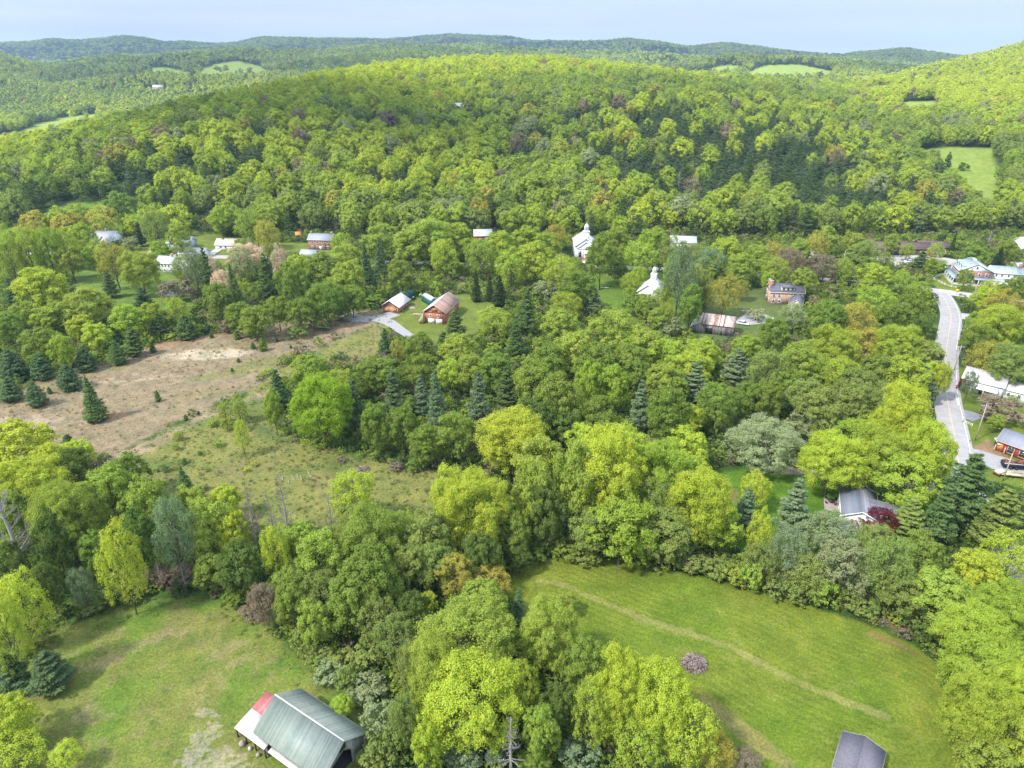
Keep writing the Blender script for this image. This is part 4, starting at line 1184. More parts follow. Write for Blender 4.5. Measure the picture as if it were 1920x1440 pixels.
h = simple('house', 'long low tan-roofed white house at the end of a grey driveway', 434, 468, -4, 19, 9, 3.0, 5.8, WHITE, SHINGLE_T, [('S', (-6, -3, 2, 5, 8), (1.0,))], [('S', -8, 2.4, 2.2, WHITE_P)], dy=4, rad=11)
h = simple('house', 'two-storey white house with pale green-grey roof near the pond', 318, 511, -12, 11.5, 8.5, 5.6, 8.3, WHITE, m_plain('pale_green_roof', (.46, .52, .50), .6, .1), [('S', (-4, -2, 0, 2), (3.6,)), ('S', (-4, -1, 2), (1.0,)), ('E', (-2.4, 2.4), (1.0, 3.6)), ('W', (-2, 2), (1.0, 3.6))], [('S', 4, 1.0, 2.1, DARK_WOOD)], [(2.2, 0, 7.4, 9.8)], dy=3, rad=10)
shell(h, 8, 6, 4.4, 6.6, WHITE, x=8.5, y=1, rz=R(0), name='wing_wall'); groof(h, 8, 6, 4.4, 6.6, m_plain('white_wing_roof', (.62, .62, .63), .6, .1), .3, .12, x=8.5, y=1, name='wing_roof', trim=WHITE_P)
simple('house', 'low house with a whitish roof just right of the two-storey white house', 362, 484, -4, 15, 8, 2.9, 5.4, WHITE, m_plain('blush_roof', (.56, .50, .50), .7, .15), [('S', (-5, -2, 3), (1.0,))], [('S', 5.4, 1.0, 2.0, DARK_WOOD)], dy=3)
simple('playhouse', 'tiny orange playhouse on the lawn left of the far brick house', 560, 446, 20, 3.2, 3.0, 2.4, 3.9, ORANGE_P, ORANGE_P, [('S', (0,), (.8,))], cat='playhouse', rad=4, trim=None)
simple('house', 'white house glimpsed behind the dark spruce right of the church', 1281, 466, -6, 15, 9, 4.2, 7.0, WHITE, m_plain('white_house_roof', (.58, .58, .62), .6, .1), [('S', (-5, -2, 2, 5), (1.2,))], [('S', 0, 1.0, 2.1, WHITE_P)], dy=3, rad=13)
simple('house', 'small cream-roofed house between blossom and trees right of centre', 1532, 488, -14, 9, 7, 3.2, 5.2, WHITE, m_plain('cream_roof', (.62, .55, .46), .7, .15), [('S', (-2.5, 2.5), (1.0,))], [('S', 0, 1.0, 2.0, DARK_WOOD)], dy=3, rad=8)
h = simple('motel', 'long brown single-storey building at the edge of the parking lot', 1692, 478, -5, 34, 11, 3.6, 6.4, m_plain('brown_wall', (.16, .10, .08), .8, .2), SHINGLE_B, [('S', (-13, -9, -5, -1, 3, 7, 11), (1.0,))], [('S', 14, 1.2, 2.1, DARK_WOOD)], dy=6, cat='building', rad=20, trim=DARK_WOOD)
simple('house', 'brown-roofed house at the right end of the long brown building', 1752, 474, -8, 17, 10, 3.4, 6.0, m_plain('taupe_wall', (.30, .22, .18), .8, .2), SHINGLE_B, [('S', (-5, -1, 3), (1.0,))], [('S', 6, 1.1, 2.1, DARK_WOOD)], dy=5, rad=12, trim=DARK_WOOD)
simple('house', 'red cottage behind the parking lot right of the long brown building', 1748, 478, -5, 7, 6, 3.0, 4.8, RED_BARN, SHINGLE_B, [('S', (-2, 2), (1.0,))], [('S', 0, .9, 2.0, WHITE_P)], rad=6, dy=-3)
simple('shed', 'small grey shed at the right edge behind the inn', 1911, 505, -4, 9, 5, 2.6, 4.0, GREY_WOOD, m_plain('shed_grey_roof', (.40, .38, .36), .7, .1), [('S', (-2,), (1.0,))], [('S', 2, 1.2, 2.0, DARK_WOOD)], cat='shed', rad=7)
simple('house', 'white house cut by the right edge above the inn', 1918, 470, 10, 9, 8, 6, 8.5, WHITE, m_plain('white_edge_roof', (.55, .55, .57), .6, .1), [('S', (-2.5, 0, 2.5), (1.0, 3.6))], [('W', 0, 1.0, 2.0, DARK_WOOD)], rad=8)
h = simple('house', 'lone white house deep in the hillside forest', 845, 225, 2, 26, 12, 9, 13.5, WHITE, m_plain('forest_house_roof', (.50, .48, .50), .6, .1), [('S', (-9, -5, 0, 5, 9), (2.0, 5.5))], [('S', 2.5, 1.2, 2.2, DARK_WOOD)], dy=8, rad=16)
simple('farmhouse', 'far white farm building at the edge of the bright hill field', 1621, 154, 5, 24, 13, 8, 13, WHITE_P, m_plain('farm_roof', (.62, .62, .64), .5, .1), [('S', (-8, 0, 8), (3.0,))], [('S', 5, 2.0, 3, DARK_WOOD)], dy=0, rad=24, cat='farm building')
simple('farmhouse', 'faraway pale farmhouse among the valley trees at upper left', 298, 168, 0, 26, 12, 6, 11, m_plain('tan_farm_wall', (.45, .38, .32), .8), m_plain('valley_farm_roof', (.42, .33, .30), .5, .1), [('S', (-8, 0, 8), (2.0,))], [('S', 4, 2.0, 3, DARK_WOOD)], rad=26, cat='farm building')

# ---- inn with porch
def inn():
    g_ = G(1822, 536)
    x0, y0 = g_.x, g_.y
    r = bld('inn', 'large brick and white inn with a columned porch, dormers and a long white rear wing', x0 + 4, y0 + 9, -17, 'inn', 20)
    L, W = 15, 13.5
    # main block: ridge runs away from the viewer's left front; gable faces the road
    sh = shell(r, W, L, 7.0, 10.8, BRICK, rz=R(90), name='wall')
    rf = groof(r, W, L, 7.0, 10.8, TEAL_METAL, .55, .16, rz=R(90), trim=WHITE_P)
    g = MB(); g.prism([(-L / 2 + .2, 6.9), (L / 2 - .2, 6.9), (0, 10.6)], 'y', -W / 2 - .08, -W / 2 + .05); g.build('gable_board', WHITE_P, r)
    MF = Matrix.Translation((0, -W / 2, 0)); ML = Matrix.Translation((-L / 2, 0, 0)) @ Matrix.Rotation(-PI / 2, 4, 'Z')
    window(r, Matrix.Translation((0, -W / 2 - .08, 0)), 0, 8.0, .9, 1.3)
    for u in (-5, -1.8, 1.8, 5): window(r, MF, u, 4.3, 1.0, 1.7)
    for u in (-5.4, -2.8, 0, 2.8, 5.4): window(r, ML, u, 4.3, 1.0, 1.7)
    for u in (-5.4, -2.8, 2.8, 5.4): window(r, ML, u, 1.1, 1.0, 1.8)
    for u in (-5, 5): window(r, MF, u, 1.1, 1.0, 1.8)
    door(r, MF, 0, 1.4, 2.4, WHITE_P)
    # dormers on the left slope
    for y in (-3.6, 0.2, 4.0):
        dm = MB().prism([(y - 1.1, 7.7), (y + 1.1, 7.7), (y + 1.1, 9.0), (y, 10.0), (y - 1.1, 9.0)], 'x', -6.4, -2.4).build('dormer', WHITE_P, rf)
        MB().prism([(y - 1.35, 8.8), (y - 1.35, 8.95), (y, 10.2), (y, 10.05)], 'x', -6.6, -1.4).prism([(y, 10.05), (y, 10.2), (y + 1.35, 8.95), (y + 1.35, 8.8)], 'x', -6.6, -1.4).build('dormer_roof', TEAL_METAL, dm)
        MB().box(-6.46, -6.4, y - .45, y + .45, 8.0, 9.1).build('dormer_window', GLASS, dm)
    MB().box(-.5, .5, -.8, 3.2, 10.6, 11.6).build('roof_lantern', WHITE_P, rf)
    # wrap-around porch
    pr = MB(); e = 3.0
    pr.hexa([(-L / 2 - e, -W / 2 - e, 3.1), (L / 2, -W / 2 - e, 3.1), (L / 2, -W / 2 - .01, 3.9), (-L / 2 - .01, -W / 2 - .01, 3.9), (-L / 2 - e, -W / 2 - e, 3.25), (L / 2, -W / 2 - e, 3.25), (L / 2, -W / 2 - .01, 4.05), (-L / 2 - .01, -W / 2 - .01, 4.05)])
    pr.hexa([(-L / 2 - e, -W / 2 - e + .002, 3.098), (-L / 2 - .012, -W / 2 - .01, 3.898), (-L / 2 - .012, W / 2, 3.898), (-L / 2 - e, W / 2, 3.098), (-L / 2 - e, -W / 2 - e + .002, 3.248), (-L / 2 - .012, -W / 2 - .01, 4.048), (-L / 2 - .012, W / 2, 4.048), (-L / 2 - e, W / 2, 3.248)])
    p = pr.build('porch_roof', m_plain('blue_grey_porch_roof', (.24, .31, .36), .5, .12), r)
    MB().box(-L / 2 - e, L / 2, -W / 2 - e, -W / 2 - .01, -.3, .35).box(-L / 2 - e, -L / 2 - .01, -W / 2, W / 2, -.3, .35).build('porch_floor', CONC, r)
    for i in range(7):
        x = -L / 2 - e + .25 + i * (L + e - .5) / 6
        MB().tube([(x, -W / 2 - e + .25, .3), (x, -W / 2 - e + .25, 3.15)], .16, 8).build('column', WHITE_P, r)
    for i in range(1, 5):
        y = -W / 2 - e + .25 + i * (W + e - .5) / 4
        MB().tube([(-L / 2 - e + .25, y, .3), (-L / 2 - e + .25, y, 3.15)], .16, 8).build('column', WHITE_P, r)
    MB().box(-L / 2 - e + .2, L / 2, -W / 2 - e + .2, -W / 2 - e + .3, .9, 1.0).box(-L / 2 - e + .2, -L / 2 - e + .3, -W / 2 - e + .4, W / 2, .9, 1.0).build('railing', WHITE_P, r)
    # rear wing to the right
    wl, ww = 15, 8.5
    shell(r, wl, ww, 6.6, 9.0, WHITE, x=L / 2 + wl / 2 + .02, y=-.5, name='wing_wall')
    wr = groof(r, wl, ww, 6.6, 9.0, TEAL_METAL, .45, .15, x=L / 2 + wl / 2 + .4, y=-.5, name='wing_roof', trim=WHITE_P)
    chimney(wr, L / 2 + wl - 1.5, -.5, 8.4, 10.8, 1.4, 1.1)
    MW = Matrix.Translation((L / 2 + wl / 2, -.5 - ww / 2, 0))
    for u in (-5, -2.5, .5, 3, 5.2): window(r, MW, u, 4.6, .8, 1.2)
    for u in (-5, -2.5, 3, 5.2): window(r, MW, u, 1.8, .8, 1.3)
    MB().hexa([(L / 2 + .1, -8.2, 2.7), (L / 2 + 11, -8.2, 2.7), (L / 2 + 11, -4.77, 3.4), (L / 2 + .1, -4.77, 3.4), (L / 2 + .1, -8.2, 2.85), (L / 2 + 11, -8.2, 2.85), (L / 2 + 11, -4.77, 3.55), (L / 2 + .1, -4.77, 3.55)]).build('side_porch_roof', TEAL_METAL, r)
    MB().box(L / 2 + .3, L / 2 + 10.8, -8.0, -7.8, -.3, 2.7).build('side_porch_wall', WHITE, r)
inn()

# ---- right edge: long white house, roadside barn, small carport
def long_white():
    a = G(1872, 782)
    r = bld('house', 'long white house with pale grey-pink roofs at the right edge above the brown blossoming tree', 166, 217, -42, 'house', 12)
    L, W = 12, 9
    shell(r, L, W, 4.6, 7.2, WHITE)
    groof(r, L, W, 4.6, 7.2, m_plain('pale_pink_grey_roof', (.56, .52, .52), .55, .10), .45, .14, trim=WHITE_P)
    for u in (-4, -1.4, 1.4, 4): window(r, face('S', L, W), u, 1.4, .9, 1.4, shutters=True)
    for u in (-2.4, 2.4): window(r, face('W', L, W), u, 1.4, .9, 1.4, shutters=True)
    window(r, face('W', L, W), 0, 3.9, .9, 1.2)
    door(r, face('S', L, W), 0, 1.0, 2.1, DARK_WOOD)
    shell(r, 16, 6.5, 3.6, 5.6, WHITE, x=L / 2 + 7.8, y=.6, name='wing_wall')
    groof(r, 16, 6.5, 3.6, 5.6, m_plain('pale_wing_roof', (.56, .52, .52), .55, .10), .4, .14, x=L / 2 + 8.0, y=.6, name='wing_roof', trim=WHITE_P)
    M = Matrix.Translation((L / 2 + 7.8, .6 - 3.25, 0))
    for u in (-6, -3, 0, 3, 6): window(r, M, u, 1.2, .9, 1.3)
    MB().hexa([(-3, -W / 2 - 2.6, 2.6), (5, -W / 2 - 2.6, 2.6), (5, -W / 2 - .02, 3.2), (-3, -W / 2 - .02, 3.2), (-3, -W / 2 - 2.6, 2.72), (5, -W / 2 - 2.6, 2.72), (5, -W / 2 - .02, 3.32), (-3, -W / 2 - .02, 3.32)]).build('porch_roof', m_plain('white_porch_roof', (.66, .65, .66), .5, .08), r)
    for u in (-2.8, 1, 4.8): MB().tube([(u, -W / 2 - 2.4, -.3), (u, -W / 2 - 2.4, 2.65)], .1, 6).build('post', WHITE_P, r)
long_white()
def road_barn():
    a = G(1918, 868)
    r = bld('barn', 'dark-roofed barn with dark red and orange boarded wall by the gravel yard', a.x + 3.6, a.y + 4.5, -52, 'barn', 9)
    L, W = 13, 8
    shell(r, L, W, 3.6, 5.8, RED_BARN)
    groof(r, L, W, 3.6, 5.8, m_boards('grey_blue_roof', (.24, .24, .28), 'x', .45, None, .5, .1, .8), .5, .14, trim=PALE_WOOD)
    M = face('S', L, W)
    MB().box(-6.3, -4.9, -.08, .02, 0.2, 2.9, M).build('orange_panel', ORANGE_P, r)
    MB().box(2.0, 4.6, -.08, .02, 0.2, 3.0, M).build('orange_panel', ORANGE_P, r)
    window(r, M, -2.8, .7, 1.5, 1.9, PALE_WOOD); window(r, M, .2, .7, 1.5, 1.9, PALE_WOOD)
    door(r, face('W', L, W), 0, 2.8, 2.6, ORANGE_P, PALE_WOOD, 'barn_door')
    for u in (-6.4, -3.9, 1.6): MB().box(u - .1, u + .1, -1.5, -1.3, -.2, 2.6, M).build('post', PALE_WOOD, r)
road_barn()
def carport():
    a = G(1881, 842)
    r = bld('carport', 'small open dark carport with bent white metal roof left of the roadside barn', a.x, a.y, -20, 'carport', 5)
    for x in (-2, 2):
        for y in (-1.6, 1.6): MB().tube([(x, y, -.2), (x, y, 2.3)], .07, 6).build('post', BLACK, r)
    MB().hexa([(-2.5, -2.2, 2.25), (.1, -2.2, 2.65), (.1, 2.2, 2.65), (-2.5, 2.2, 2.25), (-2.5, -2.2, 2.33), (.1, -2.2, 2.73), (.1, 2.2, 2.73), (-2.5, 2.2, 2.33)]).hexa([(.1, -2.2, 2.65), (2.6, -2.2, 2.25), (2.6, 2.2, 2.25), (.1, 2.2, 2.65), (.1, -2.2, 2.73), (2.6, -2.2, 2.33), (2.6, 2.2, 2.33), (.1, 2.2, 2.73)]).build('roof', WHITE_METAL, r)
    MB().box(-2.05, 2.05, 1.5, 1.58, 0, 2.2).box(-2.05, -1.97, -1.5, 1.5, 0, 1.9).build('tarp_wall', BLACK, r)
    MB().box(-1.6, 1.6, -1.3, 1.2, -.05, 1.1).build('covered_load', BLACK, r)
carport()
# ------------------------------------------------------------------ roads, drives, paths
ASPH = m_plain("road_asphalt", (0.30, 0.28, 0.27), 0.9, 0.16, 0.35)
ASPH_D = m_plain("drive_asphalt", (0.20, 0.20, 0.22), 0.9, 0.2, 0.6)
GRAVEL = m_plain("gravel", (0.28, 0.265, 0.26), 0.95, 0.18, 0.8)
DIRT = m_plain("dirt_lane", (0.24, 0.19, 0.155), 0.95, 0.2, 0.6)
LINE_Y = m_plain("yellow_line", (0.48, 0.36, 0.22), 0.8, 0.15)
LINE_W = m_plain("white_line", (0.55, 0.54, 0.52), 0.8, 0.1)

def smooth(pts, n=8):
    P = [Vector((p[0], p[1])) for p in pts]; out = []
    for i in range(len(P) - 1):
        a, b, c, d = P[max(i - 1, 0)], P[i], P[i + 1], P[min(i + 2, len(P) - 1)]
        for k in range(n):
            t = k / n
            out.append(0.5 * ((2 * b) + (-a + c) * t + (2 * a - 5 * b + 4 * c - d) * t * t + (-a + 3 * b - 3 * c + d) * t ** 3))
    out.append(P[-1]); return out

def ribbon(name, pts, w, mat, lift, off=0.0, seg=8, kind='structure', parent=None, across=5):
    C = smooth(pts, seg); V = []; F = []
    for i, p in enumerate(C):
        d = (C[min(i + 1, len(C) - 1)] - C[max(i - 1, 0)]).normalized(); nrm = Vector((-d.y, d.x))
        ww = w[0] + (w[1] - w[0]) * i / (len(C) - 1) if isinstance(w, tuple) else w
        for j in range(across):
            q = p + nrm * (off + ww * (j / (across - 1) - .5))
            V.append((q.x, q.y, float(hgt(q.x, q.y)) + lift))
    for i in range(len(C) - 1):
        for j in range(across - 1):
            a = i * across + j; F.append((a, a + across, a + across + 1, a + 1))
    o = link(name, mesh_np(name, V, [np.array(F)[:, ::-1]], [mat]), parent)
    if kind: o['kind'] = kind
    ROADS.append(([(c.x, c.y) for c in C[::2]] + [(C[-1].x, C[-1].y)], w[0] if isinstance(w, tuple) else w))
    return o
def W2(*ps): return [tuple(G(a, b).xy) for a, b in ps]
main = W2((1762, 548), (1774, 566), (1783, 592), (1779, 625), (1774, 660), (1773, 700), (1775, 740), (1782, 780), (1791, 825), (1799, 875))
v = Vector(main[-1]) - Vector(main[-2]); v.normalize()
main += [tuple(Vector(main[-1]) + v * 14 + Vector((1, 0))), tuple(Vector(main[-1]) + v * 40 + Vector((8, 0))), tuple(Vector(main[-1]) + v * 75 + Vector((20, 0)))]
rd = ribbon('road', main, 8.6, ASPH, 0.10)
ribbon('centre_line', main, 0.26, LINE_Y, 0.125, 0.0, 8, None, rd, 2)
ribbon('edge_line', main, 0.17, LINE_W, 0.125, 3.45, 8, None, rd, 2)
vil = W2((-60, 474), (60, 476), (180, 478), (300, 480), (420, 482), (520, 485), (650, 490), (870, 496), (1090, 500), (1200, 503), (1330, 510), (1430, 516), (1560, 526), (1680, 536), (1765, 546))
ribbon('village_road', vil, 7.5, m_plain('village_asphalt', (.33, .30, .275), .9, .15, .35), 0.07)
ribbon('side_road', W2((1760, 546), (1830, 556), (1900, 566), (1990, 580)), 9.0, m_plain('side_asphalt', (.38, .36, .37), .9, .15, .35), 0.085)
ribbon('side_road', W2((1795, 592), (1830, 596), (1880, 606), (1960, 625)), 9.0, m_plain('side_asphalt_two', (.38, .36, .37), .9, .15, .35), 0.085)
ribbon('drive', W2((1792, 773), (1815, 778), (1836, 786)), 7.0, ASPH_D, 0.075)
ribbon('gravel_yard', W2((1800, 850), (1830, 856), (1870, 868), (1930, 885)), 9.5, GRAVEL, 0.08)
ribbon('dirt_lane', W2((1430, 878), (1500, 885), (1570, 893), (1660, 903), (1745, 915), (1790, 918)), (3.4, 5.0), DIRT, 0.06)
ribbon('gravel_drive', W2((640, 588), (672, 598), (705, 598), (728, 604), (745, 615), (765, 628), (800, 650)), (9.0, 3.4), GRAVEL, 0.06)
ribbon('gravel_drive', W2((741, 588), (722, 594), (700, 600)), 7.5, m_plain('gravel_two', (.28, .265, .26), .95, .18, .8), 0.09)
ribbon('gravel_court', W2((1380, 606), (1410, 600), (1440, 592)), (6.0, 17.0), m_plain('pale_gravel', (.33, .31, .305), .95, .15, .8), 0.06)
ribbon('garden_drive', W2((395, 478), (412, 466), (428, 462)), (4.0, 6.0), m_plain('grey_drive', (.46, .44, .43), .9, .1), 0.05)
ribbon('garden_path', W2((275, 478), (290, 468), (315, 466)), (3.0, 2.0), m_plain('tan_path', (.42, .34, .25), .9, .1), 0.05)
ribbon('front_path', W2((1096, 487), (1092, 493), (1090, 502)), (2.4, 3.2), m_plain('pale_path', (.55, .50, .46), .9, .1), 0.06)
ribbon('parking_lot', W2((1655, 492), (1700, 488), (1750, 488), (1800, 498)), 22.0, m_plain('parking_asphalt', (.34, .31, .28), .9, .12, .3), 0.05)
def sheet(name, pts, z, mat):
    V = [tuple(Vector((*q, float(hgt(*q)) + z))) for q in W2(*pts)]
    o = link(name, mesh_np(name, V, [np.array([list(range(len(V)))[::-1]])], [mat])); o['kind'] = 'structure'
sheet('patio', [(1544, 934), (1590, 940), (1600, 962), (1574, 975), (1566, 960), (1546, 957)], .10, m_plain('patio_paving', (.33, .27, .24), .9, .2, 1.0))
sheet('pond', [(296, 550), (316, 546), (338, 549), (330, 554), (305, 555)], .06, m_glass('pond_water', (.25, .27, .25)))
g_ = G(318, 549)

# ------------------------------------------------------------------ vehicles
def car(px, py, rz, col, label, name='parked_car', Lc=4.6, suv=True, cat='car'):
    g = G(px, py); r = tag(empty(name, (g.x, g.y, g.z + .1), R(rz)), label, cat)
    W = 1.85; hb = .95 if suv else .8; ht = 1.65 if suv else 1.4
    m, nt, nd, ln = nmat('car_paint'); p = out_principled(nd, ln, .25, .6); p.inputs['Base Color'].default_value = (*col, 1); p.inputs['Coat Weight'].default_value = .5
    prof = [(-Lc / 2, .35), (Lc / 2, .35), (Lc / 2 + .02, .62), (Lc / 2 - .25, .82), (Lc / 2 - 1.15, hb), (-Lc / 2 + .1, hb), (-Lc / 2 - .02, .7)]
    b = MB(); b.prism([(x, z) for x, z in prof], 'y', -W / 2, W / 2); b.v = [v for v in b.v]
    body = b.build('body', m, r)
    c = MB(); c.hexa([(-Lc / 2 + .15, -W / 2 + .06, hb), (Lc / 2 - 1.2, -W / 2 + .06, hb), (Lc / 2 - 1.2, W / 2 - .06, hb), (-Lc / 2 + .15, W / 2 - .06, hb), (-Lc / 2 + .5, -W / 2 + .25, ht), (Lc / 2 - 2.0, -W / 2 + .25, ht), (Lc / 2 - 2.0, W / 2 - .25, ht), (-Lc / 2 + .5, W / 2 - .25, ht)])
    c.build('window_glass', m_glass('car_glass'), r)
    MB().hexa([(-Lc / 2 + .48, -W / 2 + .24, ht + .001), (Lc / 2 - 1.98, -W / 2 + .24, ht + .001), (Lc / 2 - 1.98, W / 2 - .24, ht + .001), (-Lc / 2 + .48, W / 2 - .24, ht + .001), (-Lc / 2 + .6, -W / 2 + .3, ht + .06), (Lc / 2 - 2.1, -W / 2 + .3, ht + .06), (Lc / 2 - 2.1, W / 2 - .3, ht + .06), (-Lc / 2 + .6, W / 2 - .3, ht + .06)]).build('roof', m, r)
    for x in (-Lc / 2 + .85, Lc / 2 - .85):
        for y in (-1, 1):
            w = MB(); w.tube([(x, y * (W / 2 - .18), .33), (x, y * (W / 2 + .03), .33)], .34, 14); wo = w.build('wheel', BLACK, r)
            MB().tube([(x, y * (W / 2 + .03), .33), (x, y * (W / 2 + .05), .33)], .18, 10).build('rim', m_plain('rim_metal', (.5, .5, .52), .3, .05), wo)
    for y in (-.62, .62):
        MB().box(Lc / 2 - .02, Lc / 2 + .05, y - .18, y + .18, .6, .75).build('headlight', m_plain('lamp_glass', (.7, .7, .68), .2, .02), r)
        MB().box(-Lc / 2 - .06, -Lc / 2 + .02, y - .14, y + .14, .65, .85).build('tail_light', m_plain('tail_red', (.35, .02, .02), .3, .02), r)
    return r
car(1394, 609, -28, (.75, .76, .78), 'white car parked at the right end of the rusty-roofed barn')
car(1596, 613, 170, (.02, .02, .025), 'black car half hidden under trees below the orange-brown trees')
car(1703, 492, 170, (.78, .78, .80), 'white car in the parking lot below the long brown building', suv=False)
car(1694, 496, 175, (.70, .72, .75), 'silver car at the left side of the parking lot', suv=False)
car(836, 0, 0, (0, 0, 0), '', 'x') if False else None
# dark truck bed with a rusty load, and a low trailer
def truck():
    g = G(1900, 878); r = tag(empty('dump_trailer', (g.x, g.y, g.z + .1), R(-12)), 'black dump trailer heaped with rusty scrap beside the gravel yard', 'trailer')
    MB().box(-3.2, 3.2, -1.1, 1.1, .7, 1.9).build('body', m_plain('navy_steel', (.02, .025, .05), .5, .2), r)
    MB().box(-3.2, 3.2, -1.16, -1.1, 1.75, 1.95).box(-3.2, 3.2, 1.1, 1.16, 1.75, 1.95).build('top_rail', m_plain('pale_rail', (.55, .52, .48), .5, .1), r)
    b = MB(); rr = random.Random(3)
    for i in range(70):
        x, y = rr.uniform(-3, 3), rr.uniform(-.9, .9); a = rr.uniform(0, 3.1); l = rr.uniform(.2, .8)
        b.box(-l / 2, l / 2, -.12, .12, 0, .15, Matrix.Translation((x, y, 1.85 + rr.uniform(0, .35))) @ Matrix.Rotation(a, 4, 'Z') @ Matrix.Rotation(rr.uniform(-.5, .5), 4, 'Y'))
    b.build('scrap_load', m_plain('rust', (.25, .09, .05), .9, .4, 2), r)
    for x in (-1.2, .2):
        for y in (-1, 1): MB().tube([(x, y * .95, .4), (x, y * 1.2, .4)], .42, 12).build('wheel', BLACK, r)
    MB().tube([(3.2, 0, .6), (4.6, 0, .5)], .08, 6).build('drawbar', BLACK, r)
truck()
def flat():
    g = G(1896, 893); r = tag(empty('flat_trailer', (g.x, g.y, g.z + .1), R(-14)), 'low trailer with a pale plank deck below the scrap trailer', 'trailer')
    MB().box(-3, 3, -.9, .9, .55, .7).build('deck', PALE_WOOD, r)
    MB().box(-3, 3, -.95, -.9, .5, .95).box(-3, 3, .9, .95, .5, .95).build('side_rail', m_plain('yellow_rail', (.5, .42, .2), .6), r)
    for y in (-1, 1): MB().tube([(0, y * .8, .35), (0, y * 1.05, .35)], .36, 12).build('wheel', BLACK, r)
    MB().tube([(3, 0, .5), (4.2, 0, .45)], .07, 6).build('drawbar', BLACK, r)
flat()
def barrelcart():
    g = G(1872, 890); r = tag(empty('utility_cart', (g.x, g.y, g.z), R(20)), 'small white-topped cart with a rust-red side at the yard corner', 'cart')
    MB().box(-1.2, 1.2, -.8, .8, .4, 1.1).build('body', m_plain('rust_red', (.35, .12, .08), .8), r)
    MB().hexa([(-1.25, -.85, 1.1), (1.25, -.85, 1.1), (1.25, .85, 1.1), (-1.25, .85, 1.1), (-.9, -.5, 1.5), (.9, -.5, 1.5), (.9, .5, 1.5), (-.9, .5, 1.5)]).build('cover', WHITE_P, r)
    for x in (-.8, .8):
        for y in (-1, 1): MB().tube([(x, y * .8, .25), (x, y * .95, .25)], .26, 10).build('wheel', BLACK, r)
barrelcart()
for px, py, rz, lab, cl in [(763, 556, 20, 'dark green tarpaulin tent behind the log shed', (.012, .075, .065)), (806, 567, -58, 'long green and white hoop tent against the brown-roofed barn', (.015, .085, .07))]:
    g = G(px, py); r = tag(empty('storage_tent', (g.x, g.y, g.z), R(rz)), lab, 'tent'); HOUSES.append((g.x, g.y, 6))
    L, W, H_ = (6.5, 4.2, 3.0) if px < 800 else (9.5, 4.6, 3.4)
    prof = [(W / 2 * math.cos(t), max(H_ * math.sin(t), 0)) for t in np.linspace(0, PI, 13)]
    MB().prism(prof, 'x', -L / 2, L / 2).build('canopy', m_plain('tent_cloth', cl, .6, .2), r)
    top = MB(); P = [(W / 2 * 1.03 * math.cos(t), H_ * 1.03 * math.sin(t)) for t in np.linspace(.75, PI - .75, 8)]; top.prism(P + [(P[-1][0] * .97, P[-1][1] * .97), (0, H_ * .99), (P[0][0] * .97, P[0][1] * .97)], 'x', -L / 2 - .1, L / 2 + .1)
    top.build('top_sheet', m_plain('tent_top', (.03, .13, .115) if px < 800 else (.36, .41, .40), .5, .15), r)
    MB().box(-L / 2 - .05, -L / 2 - .001, -W / 2 * .6, W / 2 * .6, 0, H_ * .7).build('entrance', BLACK, r)
# wrapped bales
for i, (px, py) in enumerate([(789, 555), (794, 557), (799, 555), (802, 558)]):
    g = G(px, py); r = tag(MB().tube([(-.65, 0, .6), (-.55, 0, .6), (.55, 0, .6), (.65, 0, .6)], [.5, .62, .62, .5], 14).build('wrapped_bale', m_plain('bale_wrap', (.74, .69, .64), .4, .1), None, g, (0, 0, R(20 + 30 * i))),
        ['leftmost white wrapped bale between the shed and the barn', 'second white wrapped bale from left behind the gravel drive', 'third white wrapped bale from left near the hoop tent', 'rightmost white wrapped bale next to the hoop tent'][i], 'bale', 'white wrapped bales')
g = G(776, 561); r = tag(empty('garden_tractor', (g.x, g.y, g.z), R(30)), 'small black garden tractor behind the log shed', 'tractor')
MB().box(-1.1, .9, -.45, .45, .35, .95).build('body', BLACK, r); MB().box(-.5, 0, -.3, .3, .95, 1.35).build('seat', WHITE_P, r)
for x, q in ((-.8, .42), (.8, .3)):
    for y in (-1, 1): MB().tube([(x, y * .45, q), (x, y * .7, q)], q, 12).build('wheel', BLACK, r)
def timber(px, py, rz, lab, n=9, l=5, mat=PALE_WOOD, sp=1.5):
    g = G(px, py); b = MB(); rr = random.Random(px)
    for i in range(n):
        M = Matrix.Translation((rr.uniform(-1, 1), rr.uniform(-sp, sp), .1 + .12 * (i % 4))) @ Matrix.Rotation(rr.gauss(0, .35), 4, 'Z')
        b.box(-l / 2 * rr.uniform(.6, 1), l / 2 * rr.uniform(.6, 1), -.12, .12, 0, .12, M)
    return tag(b.build('lumber_stack', mat, None, g, (0, 0, R(rz))), lab, 'lumber')
timber(774, 578, 30, 'loose pile of pale planks at the right side of the log shed')
timber(786, 590, 0, 'scattered pale boards on the grass between shed and barn', 6, 7, sp=.8)

